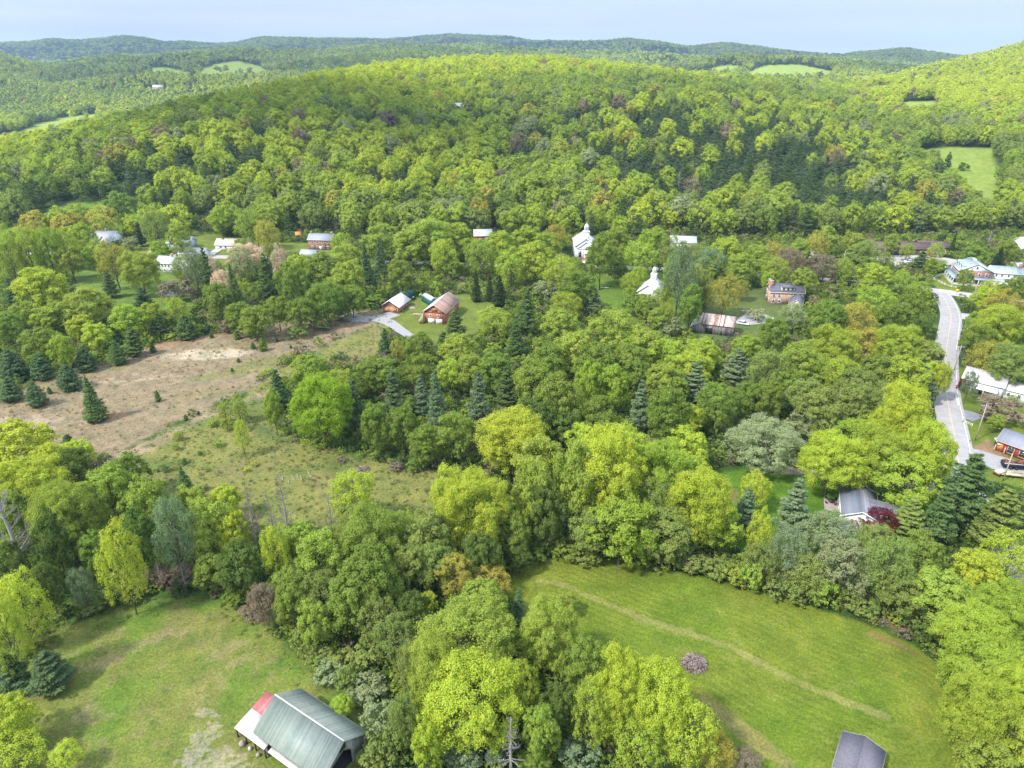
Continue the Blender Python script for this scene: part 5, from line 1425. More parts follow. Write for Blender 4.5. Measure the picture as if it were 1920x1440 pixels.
# ------------------------------------------------------------------ heaps, walls, fences, small things
def heap(name, px, py, rx, ry, h, n, mats, lab, cat, l=1.5, r0=.05):
    g = G(px, py); rr = random.Random(px * 3 + 1)
    b = MB()
    for i in range(n):
        a = rr.uniform(0, 2 * PI); q = math.sqrt(rr.random()); x, y = rx * q * math.cos(a), ry * q * math.sin(a)
        z = h * (1 - q * q) * rr.uniform(.55, 1.0)
        d = Vector((rr.gauss(0, 1), rr.gauss(0, 1), rr.gauss(0, .35))).normalized() * l * rr.uniform(.4, 1) / 2
        c = Vector((x, y, max(z, .12)))
        b.mat(rr.randrange(len(mats))).tube([c - d, c + d * .2 + Vector((0, 0, .08)), c + d], [r0, r0 * .8, r0 * .4], 4, False)
    b.mat(0); N = 14; V = [(0, 0, h * .72)] + [(rx * .86 * math.cos(2 * PI * i / N), ry * .86 * math.sin(2 * PI * i / N), 0) for i in range(N)] + [(rx * .55 * math.cos(2 * PI * i / N), ry * .55 * math.sin(2 * PI * i / N), h * .5) for i in range(N)]
    b.add(V, [(0, 1 + N + i, 1 + N + (i + 1) % N) for i in range(N)] + [(1 + i, 1 + (i + 1) % N, 1 + N + (i + 1) % N, 1 + N + i) for i in range(N)])
    return tag(b.build(name, mats, None, g), lab, cat)
TW = [m_plain('brush_brown', (.10, .07, .055), .95, .3), m_plain('brush_pink', (.25, .18, .155), .95, .3), m_plain('brush_pale', (.42, .34, .30), .95, .3)]
heap('brush_pile', 1302, 1246, 2.1, 1.9, 2.1, 1500, TW, 'round heap of cut brush on the mown field', 'brush pile', 1.9, .045)
heap('brush_pile', 682, 881, 1.9, 1.3, .9, 160, TW, 'small heap of cut branches at the upper edge of the rough meadow', 'brush pile', 1.8)
heap('brush_pile', 745, 880, 2.2, 1.2, .8, 160, TW, 'flat rusty-brown brush heap below the middle wood', 'brush pile', 1.8)
for i, (px, py, rz, l) in enumerate([(530, 897, 105, 2.6), (542, 904, 100, 1.8), (549, 896, 125, 2.8), (558, 892, 118, 2.2), (565, 897, 112, 3.2), (580, 890, 122, 3.6)]):
    g = G(px, py); lg = tag(MB().tube([(-l / 2, 0, .12), (0, .08, .15), (l / 2, -.05, .1)], [.12, .11, .07], 6).build('log', BARK_PALE, None, g, (0, 0, R(rz))),
        ['leftmost', 'second', 'third', 'fourth', 'fifth', 'rightmost'][i] + (' of' if i in (0, 5) else ' from left of') + ' six pale logs lying on the rough meadow', 'log', 'pale logs on the rough meadow')
# white birch stem lying by the barn
g = G(690, 1392)
b = MB(); b.tube([(-2.2, 0, .8), (0, .1, 1.2), (2.6, 0, 2.4)], [.14, .11, .06], 6).tube([(-2.0, .5, .7), (.4, .4, 1.1), (2.2, .9, 1.9)], [.1, .08, .05], 6)
tag(b.build('leaning_poles', m_plain('grey_pole', (.5, .48, .45), .8), None, g, (0, 0, R(25))), 'bare grey poles leaning into the bushes right of the green-roofed barn', 'poles')
# dry stone wall by the gravel court
def stonewall():
    a, b_ = G(1392, 586), G(1432, 583); d = b_ - a; rr = random.Random(4); b = MB(); n = 26
    for i in range(n):
        for k in range(2):
            c = d * ((i + rr.random()) / n); s = rr.uniform(.25, .5)
            M = Matrix.Translation((c.x, c.y + rr.uniform(-.3, .3), .2 + k * .4)) @ Matrix.Rotation(rr.uniform(0, 3), 4, 'Z') @ Matrix.Rotation(rr.uniform(-.4, .4), 4, 'X')
            b.box(-s, s, -s * .7, s * .7, -s * .6, s * .5, M)
    tag(b.build('stone_wall', m_plain('wall_stone', (.42, .30, .24), .9, .45, 1.5), None, a), 'low dry stone wall above the grey gravel court', 'wall')
stonewall()
def fence(ps, h, lab, mat=WHITE_P, step=2.6, rails=(.45, .95), wd=.06, name='fence', group=None):
    P = [G(*p) for p in ps]; o = P[0]; r = tag(empty(name, o), lab, 'fence', group)
    rl = MB()
    for a, b in zip(P[:-1], P[1:]):
        n = max(1, round((b - a).length / step))
        for i in range(n + 1):
            q = a.lerp(b, i / n) - o
            MB().box(q.x - wd, q.x + wd, q.y - wd, q.y + wd, -.3, h).build('post', mat, r)
        for z in rails: rl.tube([a - o + Vector((0, 0, z)), b - o + Vector((0, 0, z))], .05, 4)
    rl.build('rail', mat, r); return r
fence([(1732, 515), (1755, 527), (1775, 537), (1792, 541)], 1.2, 'white fence running down the inn lawn towards the junction')
fence([(1790, 514), (1765, 516), (1735, 531)], 1.2, 'white fence across the inn garden behind the first fence')
fence([(1802, 776), (1805, 792), (1822, 800)], 1.1, 'short pale fence at the mouth of the asphalt drive', name='fence')
fence([(1790, 742), (1796, 763)], 1.1, 'short pale fence along the verge above the asphalt drive')
fence([(1806, 605), (1800, 628), (1793, 660), (1790, 690)], .75, 'steel guard rail along the right side of the road bend', m_plain('guard_steel', (.5, .5, .52), .4), 3.0, (.55, .68), .05, 'guard_rail')
def bench():
    g = G(1134, 541); r = tag(empty('bench', g, R(2)), 'pale stone bench under the big tree on the village green', 'bench')
    MB().box(-2.0, 2.0, -.35, .35, .42, .55).build('seat', m_plain('bench_stone', (.62, .60, .57), .8, .1), r)
    for x in (-1.5, 1.5): MB().box(x - .15, x + .15, -.25, .25, 0, .42).build('leg', CONC, r)
bench()
def patio_table():
    g = G(1557, 942); r = tag(empty('patio_table', g), 'dark round table with chairs on the patio of the grey-roofed white house', 'table')
    MB().tube([(0, 0, .72), (0, 0, .78)], .9, 16).build('tabletop', BLACK, r); MB().tube([(0, 0, .1), (0, 0, .72)], .08, 6).build('pedestal', BLACK, r)
    for i in range(4):
        a = i * PI / 2 + .4; x, y = g.x + 1.5 * math.cos(a), g.y + 1.5 * math.sin(a)
        c = tag(empty('patio_chair', (x, y, g.z), a), ['chair on the far right of the dark patio table', 'chair on the far left of the dark patio table', 'chair on the near left of the dark patio table', 'chair on the near right of the dark patio table'][i], 'chair', 'dark chairs round the patio table')
        MB().box(-.25, .25, -.25, .25, .42, .47).build('seat', BLACK, c); MB().box(.22, .27, -.25, .25, .47, .95).build('backrest', BLACK, c)
        for sx in (-.22, .22):
            for sy in (-.22, .22): MB().box(sx - .02, sx + .02, sy - .02, sy + .02, .1, .42).build('leg', BLACK, c)
patio_table()
POLE = m_plain('pole_wood', (.36, .32, .28), .85, .15)
poles = []
def pole(px, py, h, lab, arm=True, rz=0.0, lamp=False, tr=False):
    g = G(px, py); r = tag(empty('utility_pole', g, R(rz)), lab, 'utility pole', 'wooden utility poles')
    MB().tube([(0, 0, -.5), (0, 0, h)], [.19, .13], 8).build('pole', POLE, r)
    if arm:
        MB().box(-1.3, 1.3, -.07, .07, h - .75, h - .6).build('crossarm', POLE, r)
        for x in (-1.2, -.6, .6, 1.2): MB().tube([(x, 0, h - .6), (x, 0, h - .38)], .06, 6).build('insulator', WHITE_P, r)
    if tr: MB().tube([(.35, 0, h - 2.6), (.35, 0, h - 1.6)], .26, 10).build('transformer', m_plain('transformer_grey', (.5, .5, .5), .5), r)
    poles.append((r, g, h, rz))
pole(1828, 826, 12.5, 'tall wooden utility pole with crossarm beside the gravel yard', True, -18)
pole(1789, 694, 10, 'utility pole at the right verge below the road bend', True, -15)
pole(1822, 568, 10, 'utility pole on the grass island of the junction', False)
pole(1578, 507, 11, 'utility pole among trees left of the parking lot', False)
pole(304, 479, 10, 'utility pole above the two-storey white house', True, 0)
pole(471, 476, 10, 'utility pole right of the tan-roofed house', True, 0)
pole(1880, 902, 9, 'pale utility pole at the yard corner near the cart', False)
def wires(lab, A, B, offs, hz=(0, 0)):
    b = MB(); o = A[1]
    for x in offs:
        p = A[1] + Vector((x, 0, A[2] - .45)) - o; q = B[1] + Vector((x, 0, B[2] - .45)) - o
        pts = [p.lerp(q, t / 10) - Vector((0, 0, 4 * (t / 10) * (1 - t / 10) * (q - p).length * .02)) for t in range(11)]
        b.tube(pts, .028, 3, False)
    tag(b.build('overhead_wires', m_plain('wire', (.25, .24, .23), .5), None, o), lab, 'wires')
wires('overhead wires from the yard pole to the pole below the bend', poles[0], poles[1], (-1.2, -.6, .6, 1.2))
wires('overhead wires from the pole below the bend to the junction pole', poles[1], poles[2], (-.3, .3))
def sign(px, py, lab, col, h=2.2, w=.75, diamond=False):
    g = G(px, py); r = tag(empty('road_sign', g), lab, 'road sign')
    MB().tube([(0, 0, -.2), (0, 0, h)], .05, 6).build('post', m_plain('sign_post', (.4, .4, .4), .5), r)
    b = MB(); M = Matrix.Translation((0, -.08, h)) @ (Matrix.Rotation(PI / 4, 4, 'Y') if diamond else Matrix())
    b.box(-w / 2, w / 2, -.02, .02, -w / 2, w / 2, M); b.build('panel', m_plain('sign_face', col, .4, .03), r)
sign(1793, 553, 'yellow double-panel direction sign at the road junction', (.75, .5, .02), 2.2, 1.5)
sign(1808, 562, 'small grey-backed sign on the junction island', (.45, .44, .42), 2.0, .8)
sign(1802, 655, 'small white sign on the verge of the road bend', (.75, .75, .72), 1.8, .8)
def trampoline():
    g = G(545, 446); r = tag(empty('garden_tarp', g), 'low white tarp heap on the lawn left of the playhouse', 'tarp')
    MB().tube([(-1.8, 0, .0), (-1, 0, .45), (1, 0, .4), (1.8, 0, 0)], [.3, .6, .55, .25], 8).build('cover', WHITE_P, r)
trampoline()
def mailbox():
    g = G(1817, 832); r = tag(empty('mailbox', g, R(60)), 'small mailbox on a post at the foot of the tall utility pole', 'mailbox')
    MB().box(-.05, .05, -.05, .05, -.2, 1.0).build('post', PALE_WOOD, r); MB().prism([(-.12, 1.0), (.12, 1.0), (.12, 1.15), (.06, 1.25), (-.06, 1.25), (-.12, 1.15)], 'x', -.25, .25).build('box', BLACK, r)
mailbox()
def ruin():
    g = G(437, 1404)
def junk():
    g = Vector((-45.8, 79.2, float(hgt(-45.8, 79.2)))); rr = random.Random(8); r = None
    for i, (dx, dy, s, c, lab) in enumerate([(0, -.6, .7, (.35, .28, .24), 'brown sack slumped under the lean-to of the green-roofed barn'), (1.6, -1.4, .45, (.5, .46, .42), 'pale bucket in front of the lean-to'), (3.4, -2.6, .5, (.3, .26, .22), 'stack of old boards beside the lean-to corner')]):
        tag(MB().tube([(0, 0, 0), (0, 0, s * .8), (0.05, 0, s * 1.5)], [s * .7, s * .75, s * .3], 9).build(['sack', 'bucket', 'wood_block'][i], m_plain('junk_%d' % i, c, .9, .3), None, g + Vector((dx, dy, 0))), lab, ['sack', 'bucket', 'block'][i])
junk()
# ------------------------------------------------------------------ trees one by one: kind colour x y width height, read off the photograph (pixels)
TREES = """
M Y 22 835 120 95|M Y 95 862 70 70|M d 128 880 80 70|M Y 145 848 55 35|X Y 58 912 125 115|M l 150 955 95 110|M g 30 960 70 90|M l 205 915 80 90|M g 240 888 72 75|M l 275 950 85 110
S p 344 902 46 62|S t 378 930 30 40|M l 360 945 62 75|M Y 422 935 52 58|M d 100 1010 70 110|X l 120 975 110 130|A t 325 1000 75 140|M l 395 990 85 110|M Y 440 1000 60 90|M d 265 1010 70 110
M g 180 1030 60 80|A Y 226 1052 78 140|A t 155 1102 44 75|M d 90 1100 60 90|A Y 40 1130 85 120|A y 12 1190 70 130|M d 20 1060 60 80|P b 92 1258 100 70|P b 20 1262 90 80|K v 60 1205 60 50
M Y 20 1345 85 90|A Y 20 1410 110 80|A Y 122 1418 55 55|M d 450 1060 80 90|M g 400 1070 70 70|A Y 516 1030 52 95|M l 560 1015 75 80|M l 600 1045 90 100|M g 550 1095 75 80|A v 605 1110 75 85
M l 590 1165 60 80|M g 545 1130 60 80|K v 575 1198 60 55|K v 600 1230 50 40|M g 690 1085 105 120|X g 703 1010 118 125|A Y 662 925 88 95|A v 665 970 80 70|M v 640 1010 60 60|M l 757 985 56 60
A v 735 1000 80 90|M v 800 1005 90 110|A v 780 1060 80 90|X Y 890 955 135 140|A Y 845 925 80 110|M v 925 985 85 90|M g 965 1000 60 80|X Y 962 825 130 110|M l 1010 870 90 100|M l 1000 925 80 130
M d 1025 960 70 110|M d 900 1040 75 90|M d 975 1045 50 50|M l 1075 905 85 150|X Y 1135 890 135 160|M y 1165 985 120 120|M v 1110 990 90 90|A Y 1170 830 90 70|X y 1235 890 120 130|A v 1240 950 80 100
M y 1195 1005 85 70|M v 1245 1000 100 80|M Y 1100 830 75 60|X Y 1312 945 115 130|M y 1350 985 75 80|M Y 1290 838 80 75|M Y 1292 785 55 60|M y 1295 890 80 80|M v 1280 1010 60 60|K v 1150 1020 70 40
M g 760 1060 70 80|M v 820 1055 75 85|A O 853 1078 66 80|A O 917 1088 74 65|M l 905 1130 95 95|S b 972 1136 46 72|X l 1030 1185 105 125|M g 1090 1240 80 95|M l 1060 1130 40 40|X l 878 1205 175 130
M Y 803 1128 34 40|X l 815 1260 100 130|X Y 890 1305 185 130|M Y 820 1310 80 90|M y 980 1290 70 100|X Y 1165 1290 105 140|A y 1110 1330 80 110|X Y 1238 1315 120 140|A Y 1295 1370 105 120|A y 1200 1385 100 100
M l 1015 1370 70 90|M d 1050 1330 70 90|M Y 800 1395 60 90|P t 868 1392 105 95|P t 930 1410 60 60|K t 1090 1415 85 70|K t 1232 1426 46 40|A O 1345 1405 70 70|A B 1400 1430 60 40|M g 1000 1430 60 50
M g 660 1125 95 110|A v 705 1160 80 90|A v 740 1195 80 90|K v 690 1230 70 60|K v 640 1240 60 50|K s 618 1262 62 44|K s 692 1292 76 60|K s 712 1345 70 70|M y 640 1325 44 44|A v 758 1345 60 90
K v 720 1400 70 70|K v 650 1280 50 50|A v 770 1250 60 90|M g 725 1110 70 80|K v 700 1425 60 50|M d 775 1150 70 80
W Q 1430 835 132 108|A Y 1417 914 58 64|X Y 1560 862 115 105|A y 1598 822 80 80|X y 1650 855 110 110|X Y 1690 775 88 115|X Y 1735 850 95 120|M y 1700 900 110 80|M Y 1655 800 70 70|K s 1503 798 65 55
M g 1440 748 56 72|K s 1480 760 60 50|M v 1540 770 80 80|K v 1555 810 60 50|M v 1600 760 80 85|P t 1398 962 60 100|A Y 1424 1002 45 90|P t 1490 955 88 120|A t 1475 1035 75 90|A s 1555 1000 105 90
A s 1585 1060 110 100|A v 1665 1060 90 110|A v 1640 1010 70 60|A B 1604 972 48 34|A r 1652 976 62 52|P v 1705 975 95 90|P p 1812 925 140 160|P v 1872 975 110 130|P p 1765 965 80 120|M g 1726 1042 80 90
M l 1760 1110 105 95|M Y 1832 1080 90 100|A Y 1893 1050 100 110|X y 1885 1150 120 110|X y 1825 1185 120 110|X y 1845 1255 140 110|X Y 1905 1300 110 120|X y 1830 1330 105 130|M y 1890 1385 110 100|M l 1850 1425 90 60
K v 1300 1052 60 35|K v 1340 1066 55 40|K l 1378 1078 50 45|K l 1408 1082 45 55|K v 1455 1100 55 45|K v 1492 1112 50 45|K l 1548 1110 60 60|K v 1595 1125 55 45|K v 1625 1142 50 40|A v 1430 1050 70 70
A v 1510 1070 90 80|M v 1690 1110 80 70|K v 1270 1045 50 35|K B 1296 1060 36 30|K v 1100 1040 60 35|K v 1230 1048 60 35|K g 1060 1030 60 40|K g 1000 1040 50 40
X E 603 758 110 115|M l 578 690 66 60|P b 522 735 48 85|M l 512 765 34 70|M l 640 722 60 60|P b 665 762 52 105|M g 692 700 55 60|P b 738 745 56 105|M g 718 700 60 60|M g 702 795 55 85|M g 755 800 60 80
P t 790 745 52 85|P t 818 755 50 120|P t 898 758 66 125|M g 850 815 75 80|M g 800 830 60 70|M l 885 695 66 70|M g 925 695 66 75|P p 950 728 60 85|M g 1000 720 80 90|M g 1050 752 85 100|M d 1000 785 85 85
M d 1060 805 75 70|M y 1105 718 50 90|M y 1150 722 60 80|M g 1125 785 70 80|P t 1200 765 56 105|M g 1252 770 72 95|M l 1240 712 66 70|M g 1190 700 56 60|P p 853 610 54 66|P b 722 645 34 60|A O 745 655 26 40
M g 785 652 55 56|M g 795 695 60 60|M l 858 655 66 62|M y 842 700 56 60|A y 925 600 66 50|P p 966 640 48 80|P p 988 588 54 90|M l 1048 606 64 60|M l 1078 660 80 80|M l 1150 622 90 72|M l 1205 650 80 74
M g 1025 680 66 76|M g 1120 682 84 82|M g 1180 680 72 72|M y 1252 668 66 66|K s 1258 615 46 40|M y 1295 690 70 72|P t 1112 562 46 58|K s 1025 548 52 40|A y 1062 572 58 50|M g 760 610 1 1|P p 832 645 44 50
S k 893 536 30 62|S k 918 538 26 56|S k 937 545 42 62|S b 712 488 38 84|S b 686 500 42 92|M g 752 512 46 56|M l 655 520 60 70|K g 845 510 46 38|A y 832 478 56 62|M l 772 458 76 66|M l 716 452 70 56
X l 805 448 86 64|M y 852 446 72 60|A l 900 478 60 62|M y 935 462 60 62|M y 988 452 66 62|A y 958 498 60 62|M y 1004 488 74 72|A y 1052 512 66 66|M g 1080 540 70 62|M y 1020 462 54 54|A O 1042 442 42 44
M g 1127 478 54 86|M g 1155 458 56 74|A y 1200 482 66 60|M y 1224 452 58 48|A v 1262 470 56 56|A t 1275 520 62 110|K g 1190 572 52 44|A y 1183 530 36 42|A v 1302 530 52 70|A l 1243 560 40 56|M y 1330 505 50 44|A v 1300 478 46 44|M l 1420 480 50 46|M y 1260 505 30 60|A o 1390 540 34 34|M l 1505 525 46 50|A y 1445 525 36 36|M g 1160 505 36 40|A v 1320 540 36 60|M l 1235 600 44 36|K g 1215 590 40 30|M l 1212 572 38 44|A y 1196 520 34 40|A l 1248 590 34 50|M y 300 470 34 40|A v 345 500 44 46|M l 455 465 34 40|A l 180 462 30 34|M g 1085 505 30 34|A v 1660 490 34 34|M g 1745 500 26 30|M l 1600 455 40 40|A y 640 460 40 50|M l 575 500 34 40|M l 1870 790 30 30|P p 1775 312 28 50|K d 1808 313 20 14|X d 492 186 34 36|A t 1330 492 56 60|M y 1362 472 56 54
A O 1358 548 62 64|M g 1296 572 44 72|M l 1392 500 54 54|A B 1482 488 54 46|A l 1450 505 56 52|A B 1546 500 62 46|A O 1530 462 50 50|K s 1418 590 36 24|M g 1452 622 54 60|A s 1486 590 48 44|M g 1552 595 60 74
A O 1605 598 70 66|A y 1640 565 70 62|M g 1702 590 62 72|M d 1722 628 56 60|A O 1625 645 74 66|X y 1682 650 84 80|M v 1732 668 72 66|X y 1562 655 88 86|A y 1572 705 80 76|M g 1640 695 66 70|M y 1700 702 80 76
A v 1652 750 80 76|M v 1604 725 80 66|M l 1502 685 84 84|A v 1440 692 72 76|P t 1382 690 74 80|P t 1300 718 84 80|M g 1342 755 72 80|M v 1515 742 72 72|M y 1402 650 52 48|M y 1312 665 72 60|P t 1725 722 84 56
M Y 1742 700 46 46|M Y 1765 708 32 60|M g 1480 720 60 60|M g 1400 745 56 66|M l 1260 720 60 60
X y 1872 612 80 80|M g 1835 642 56 62|A O 1882 572 66 56|M Y 1850 560 50 44|M g 1902 542 46 50|A O 1855 672 72 66|X v 1895 682 80 76|M l 1838 605 46 50|K B 1872 770 80 50|A t 1818 720 28 52|K r 1808 722 24 22|M l 1905 620 50 60|A v 1900 750 20 20
M l 1545 450 44 50|K v 1600 482 40 36|M l 1672 455 26 34|M l 1702 470 26 26|M g 1828 478 46 40|S k 1872 488 42 50|P p 1726 492 46 44|S k 1788 455 16 48|A l 1755 470 30 30|M l 1500 470 40 40|A v 1625 470 50 40|A y 1580 505 50 44
M y 1640 520 56 40|K l 1762 500 26 22|A y 1690 530 50 44|A y 1720 545 46 36|M g 1810 520 28 34|A Y 1855 545 44 40|M g 1630 500 40 34|A O 1450 470 40 34|M g 1890 470 40 40|A v 1470 520 40 40
A y 14 470 56 86|A y 52 468 54 86|A y 90 466 54 84|A y 122 466 46 78|M y 155 442 48 48|M g 226 390 52 58|M l 146 404 50 46|S k 110 420 30 34|M l 130 488 46 56|A O 212 490 62 72|X l 262 505 70 66|M y 180 480 48 46
M Y 75 540 88 62|P b 22 548 44 56|P b 62 562 38 48|M l 160 575 80 66|M l 110 590 60 50|P b 268 568 60 60|M y 240 598 58 60|M g 70 640 62 58|M g 14 612 56 56|M y 84 598 46 44|M y 115 655 40 60
Y b 22 685 66 56|Y b 76 688 50 52|Y b 160 675 48 46|Y p 218 662 40 48|Y b 128 708 54 52|Y b 18 730 50 50|Y b 66 740 46 50|S p 171 748 60 92|Y b 128 830 36 28|P p 250 642 50 60|Y p 348 614 50 48|P p 298 610 42 52
P p 212 622 44 52|M Y 182 628 50 50|M y 282 590 50 50|P p 388 512 36 92|M g 410 560 52 60|S p 438 545 54 100|A s 450 490 50 56|A w 418 535 42 62|A w 458 478 66 46|A w 526 492 32 64|A w 395 500 28 40|P p 500 525 52 96
M g 548 532 56 80|M g 480 600 54 56|M g 560 585 56 56|X g 612 562 70 66|M y 562 502 52 54|M g 604 502 66 60|M l 648 488 54 56|M l 336 442 42 54|M y 413 410 42 48|A l 468 422 56 64|A O 500 440 44 56|A v 292 425 50 66
P k 262 440 34 46|K g 420 455 15 18|K g 434 455 15 18|K s 245 458 30 24|A t 365 500 40 70|K B 330 545 66 16|M g 520 580 44 56|M g 660 560 50 50|M l 645 530 60 60|M g 450 590 50 50|M l 40 590 50 50|M Y 150 612 50 40|A y 330 580 40 50|M l 480 430 40 50|P p 205 535 40 50
Y p 295 743 15 22|Y p 447 675 9 9|Y p 474 648 13 14|Y g 492 646 22 26|Y p 435 693 8 8|Y b 348 783 11 13|Y b 372 773 7 7|Y p 92 732 12 14|Y p 52 810 16 14|Y p 95 807 10 9|Y p 396 628 11 12|Y g 443 628 18 16|Y p 286 652 15 20|Y p 520 637 8 8|Y p 545 650 7 7|Y p 345 865 14 12|Y p 296 882 7 7
A l 422 770 28 34|A l 446 762 30 44|A Y 452 815 26 56|K l 400 792 24 14|K l 334 818 18 18|K l 425 795 26 24|K l 412 832 18 12|K p 310 880 14 12|K b 640 668 26 14|K p 624 673 14 12|K l 330 838 14 14|K Y 478 870 14 10|K Y 463 880 14 8|K d 375 850 10 9|K b 555 700 12 9
K B 285 1078 44 44|K B 318 1082 44 40|K B 350 1080 44 44|K B 385 1085 40 38|K B 418 1095 34 30|A B 493 1130 58 76|K B 470 1150 44 34|K v 180 1130 60 34|K v 245 1110 56 30|K v 520 1170 50 30|K g 440 1120 46 24
K B 743 875 26 16|K B 820 870 26 18|K B 640 862 20 12|K g 780 870 40 20|K g 600 830 36 20|K B 1290 1062 20 16|K v 560 622 40 22|K v 600 605 44 22|K v 640 590 40 20|K B 428 612 30 26|K B 525 575 24 24|K v 470 618 50 26|K g 700 565 40 24
D . 22 1005 110 200|D . 5 960 60 130|T . 345 1085 40 60|T . 300 1080 36 54|T . 622 985 40 110|T . 395 700 1 1|T . 474 990 50 150|T . 510 985 40 110|T . 538 985 60 170|N . 958 1405 60 110|D . 1590 1065 40 60|T . 150 440 1 1|D . 1640 420 30 40|D . 1855 448 26 30|D . 1272 350 18 50|D . 182 345 18 45|D . 1790 700 10 40
"""
KINDN = {'X': ('broadleaf_tree', 'spreading leafy tree', 'tree'), 'M': ('broadleaf_tree', 'round leafy tree', 'tree'), 'A': ('broadleaf_tree', 'airy spring tree', 'tree'), 'K': ('bush', 'low bush', 'bush'),
         'W': ('willow_tree', 'domed willow', 'tree'), 'P': ('pine_tree', 'shaggy pine', 'pine tree'), 'S': ('spruce_tree', 'pointed spruce', 'spruce'), 'Y': ('young_pine', 'bushy young pine', 'pine tree'),
         'D': ('bare_tree', 'leafless branching tree', 'bare tree'), 'N': ('dead_spruce', 'bleached dead spruce', 'dead tree'), 'T': ('bare_tree', 'tall bare grey trunk', 'bare tree')}
COLN = {'y': 'yellow-green', 'Y': 'bright yellow', 'l': 'light green', 'g': 'fresh green', 'd': 'deep green', 'o': 'olive', 'O': 'orange-tinged', 's': 'silvery green', 'w': 'pinkish white blossoming', 'r': 'dark red',
        'b': 'blue-green', 'p': 'dark green', 'B': 'brown twiggy', 'k': 'blackish green', 't': 'grey-green', 'Q': 'silvery', 'E': 'vivid lime green', 'v': 'dull olive', '.': 'grey'}
MARKS = [(560, 1370, 'the green-roofed barn'), (1610, 1400, 'the dark-roofed shed'), (1302, 1240, 'the round brush heap'), (1640, 950, 'the grey-roofed white house'), (742, 567, 'the white-roofed log shed'),
         (827, 580, 'the brown-roofed barn'), (1345, 610, 'the rusty-roofed barn'), (1475, 550, 'the twin-chimney brick house'), (1097, 460, 'the white church'), (1218, 535, 'the hidden white chapel'), (905, 437, 'the red barn'),
         (593, 447, 'the far brick house'), (200, 443, 'the leftmost white house'), (433, 450, 'the tan-roofed house'), (320, 492, 'the two-storey white house'), (1855, 510, 'the porticoed inn'), (1690, 465, 'the long brown building'),
         (1875, 745, 'the long white house'), (1900, 830, 'the roadside barn'), (1780, 650, 'the road bend'), (390, 665, 'the sand patch'), (315, 548, 'the pond'), (640, 900, 'the rough meadow'), (300, 1240, 'the left lawn'),
         (1000, 1060, 'the mown field corner'), (1430, 835, 'the silvery willow'), (1125, 475, 'the village green'), (130, 760, 'the brown clearing'), (700, 760, 'the middle wood'), (1050, 740, 'the middle wood east end'),
         (1500, 720, 'the wood below the brick house'), (60, 620, 'the left wood'), (60, 950, 'the left belt'), (300, 960, 'the belt above the lawn'), (540, 1040, 'the bare trunks'), (720, 1080, 'the central belt'),
         (900, 950, 'the big central maples'), (1180, 920, 'the bright maple row'), (890, 1290, 'the bottom central trees'), (1230, 1330, 'the field-side trees'), (1850, 1250, 'the right edge wood'), (1550, 1080, 'the field hedge'),
         (640, 520, 'the wood behind the log shed'), (470, 500, 'the white blossom'), (900, 470, 'the village trees')]

def place(px, py, w, h, key):
    conif = key in 'PSYTND'
    t = ground_hit(px, py)[3]
    a, b, c = ray(px, py)
    for _ in range(10):
        W = w * t / FPX
        el = math.atan2(-c, b)
        hm = h * t / FPX
        ce = math.cos(el)
        if conif:
            Ht = max((hm - 0.35 * W * math.sin(el)) / ce, 0.9 * W) * 1.06
            zc = 0.47 * Ht
        else:
            inner = max((hm ** 2 - (W * math.sin(el)) ** 2), 0) ** 0.5 / ce
            Hc = max(inner, (0.62 if key != 'K' else 0.55) * W)
            Ht = Hc * (1.28 if key in 'XMA' else 1.02)
            if key in 'XM' and W > 6: Ht = max(Ht, 0.95 * W + 2.5)
            zc = Ht * (0.60 if key in 'XMA' else 0.5)
        x, y = a * t, b * t
        zg = float(hgt(x, y))
        t2 = (CAM_H - zg - zc) / -c if c < -0.02 else t
        t = 0.5 * t + 0.5 * t2
    return float(a * t), float(b * t), zg, W, Ht

_used = {}
recs = []
_cnt = {}
for row in TREES.strip().replace('\n', '|').split('|'):
    k, c, px, py, w, h = row.split()
    px, py, w, h = map(float, (px, py, w, h))
    if w < 2: continue
    x, y, zg, W, Ht = place(px, py, w, h, k)
    pr = PROTO[k]
    i = _cnt.get(k, 0) % len(pr); _cnt[k] = _cnt.get(k, 0) + 1
    cm, tm = pr[i]
    name = KINDN[k][0]
    root = empty(name, (x, y, zg), random.uniform(0, 2 * PI))
    if cm is not None:
        co = link('crown', cm, root)
        co.scale = (W * 1.02, W * 1.02, Ht)
        base = np.array(COLS[c]) * (0.9 + 0.2 * random.random()) * np.array([0.93 + 0.14 * random.random(), 1, 1])
        co["leaf_colour"] = [float(v) for v in base] + [1.0]
    tr = link('trunk' if k != 'K' else 'stem', tm, root)
    tr.scale = (W, W, Ht)
    rad = 0.16 * 1
    recs.append(dict(o=root, k=k, c=c, px=px, py=py, w=w, W=W, x=x, y=y))

ORD = ['', 'second', 'third', 'fourth', 'fifth', 'sixth', 'seventh', 'eighth', 'ninth', 'tenth', 'eleventh', 'twelfth']
def rel(px, py, done=()):
    best = min(MARKS, key=lambda m: math.hypot(m[0] - px, (m[1] - py) * 1.5) )
    dx, dy = px - best[0], (py - best[1]) * 1.5
    if math.hypot(dx, dy) < 22: r = 'right at'
    elif abs(dx) > abs(dy): r = 'left of' if dx < 0 else 'right of'
    else: r = 'above' if dy < 0 else 'below'
    return r, best[2]
for r in recs:
    W = r['W']; k = r['k']
    size = ('huge' if W > 15 else 'broad' if W > 10.5 else 'middling' if W > 7 else 'small') if k in 'XMAWPS' else ('broad' if W > 7 else 'small' if W > 2.5 else 'tiny')
    a, b = rel(r['px'], r['py'])
    if k == 'W': r['lab'] = 'broad silvery domed willow standing alone at the edge of the white house lawn'
    else: r['lab'] = ' '.join(('%s %s %s %s %s' % (size, COLN[r['c']], KINDN[k][1], a, b)).split())
    r['rel'] = (a, b)
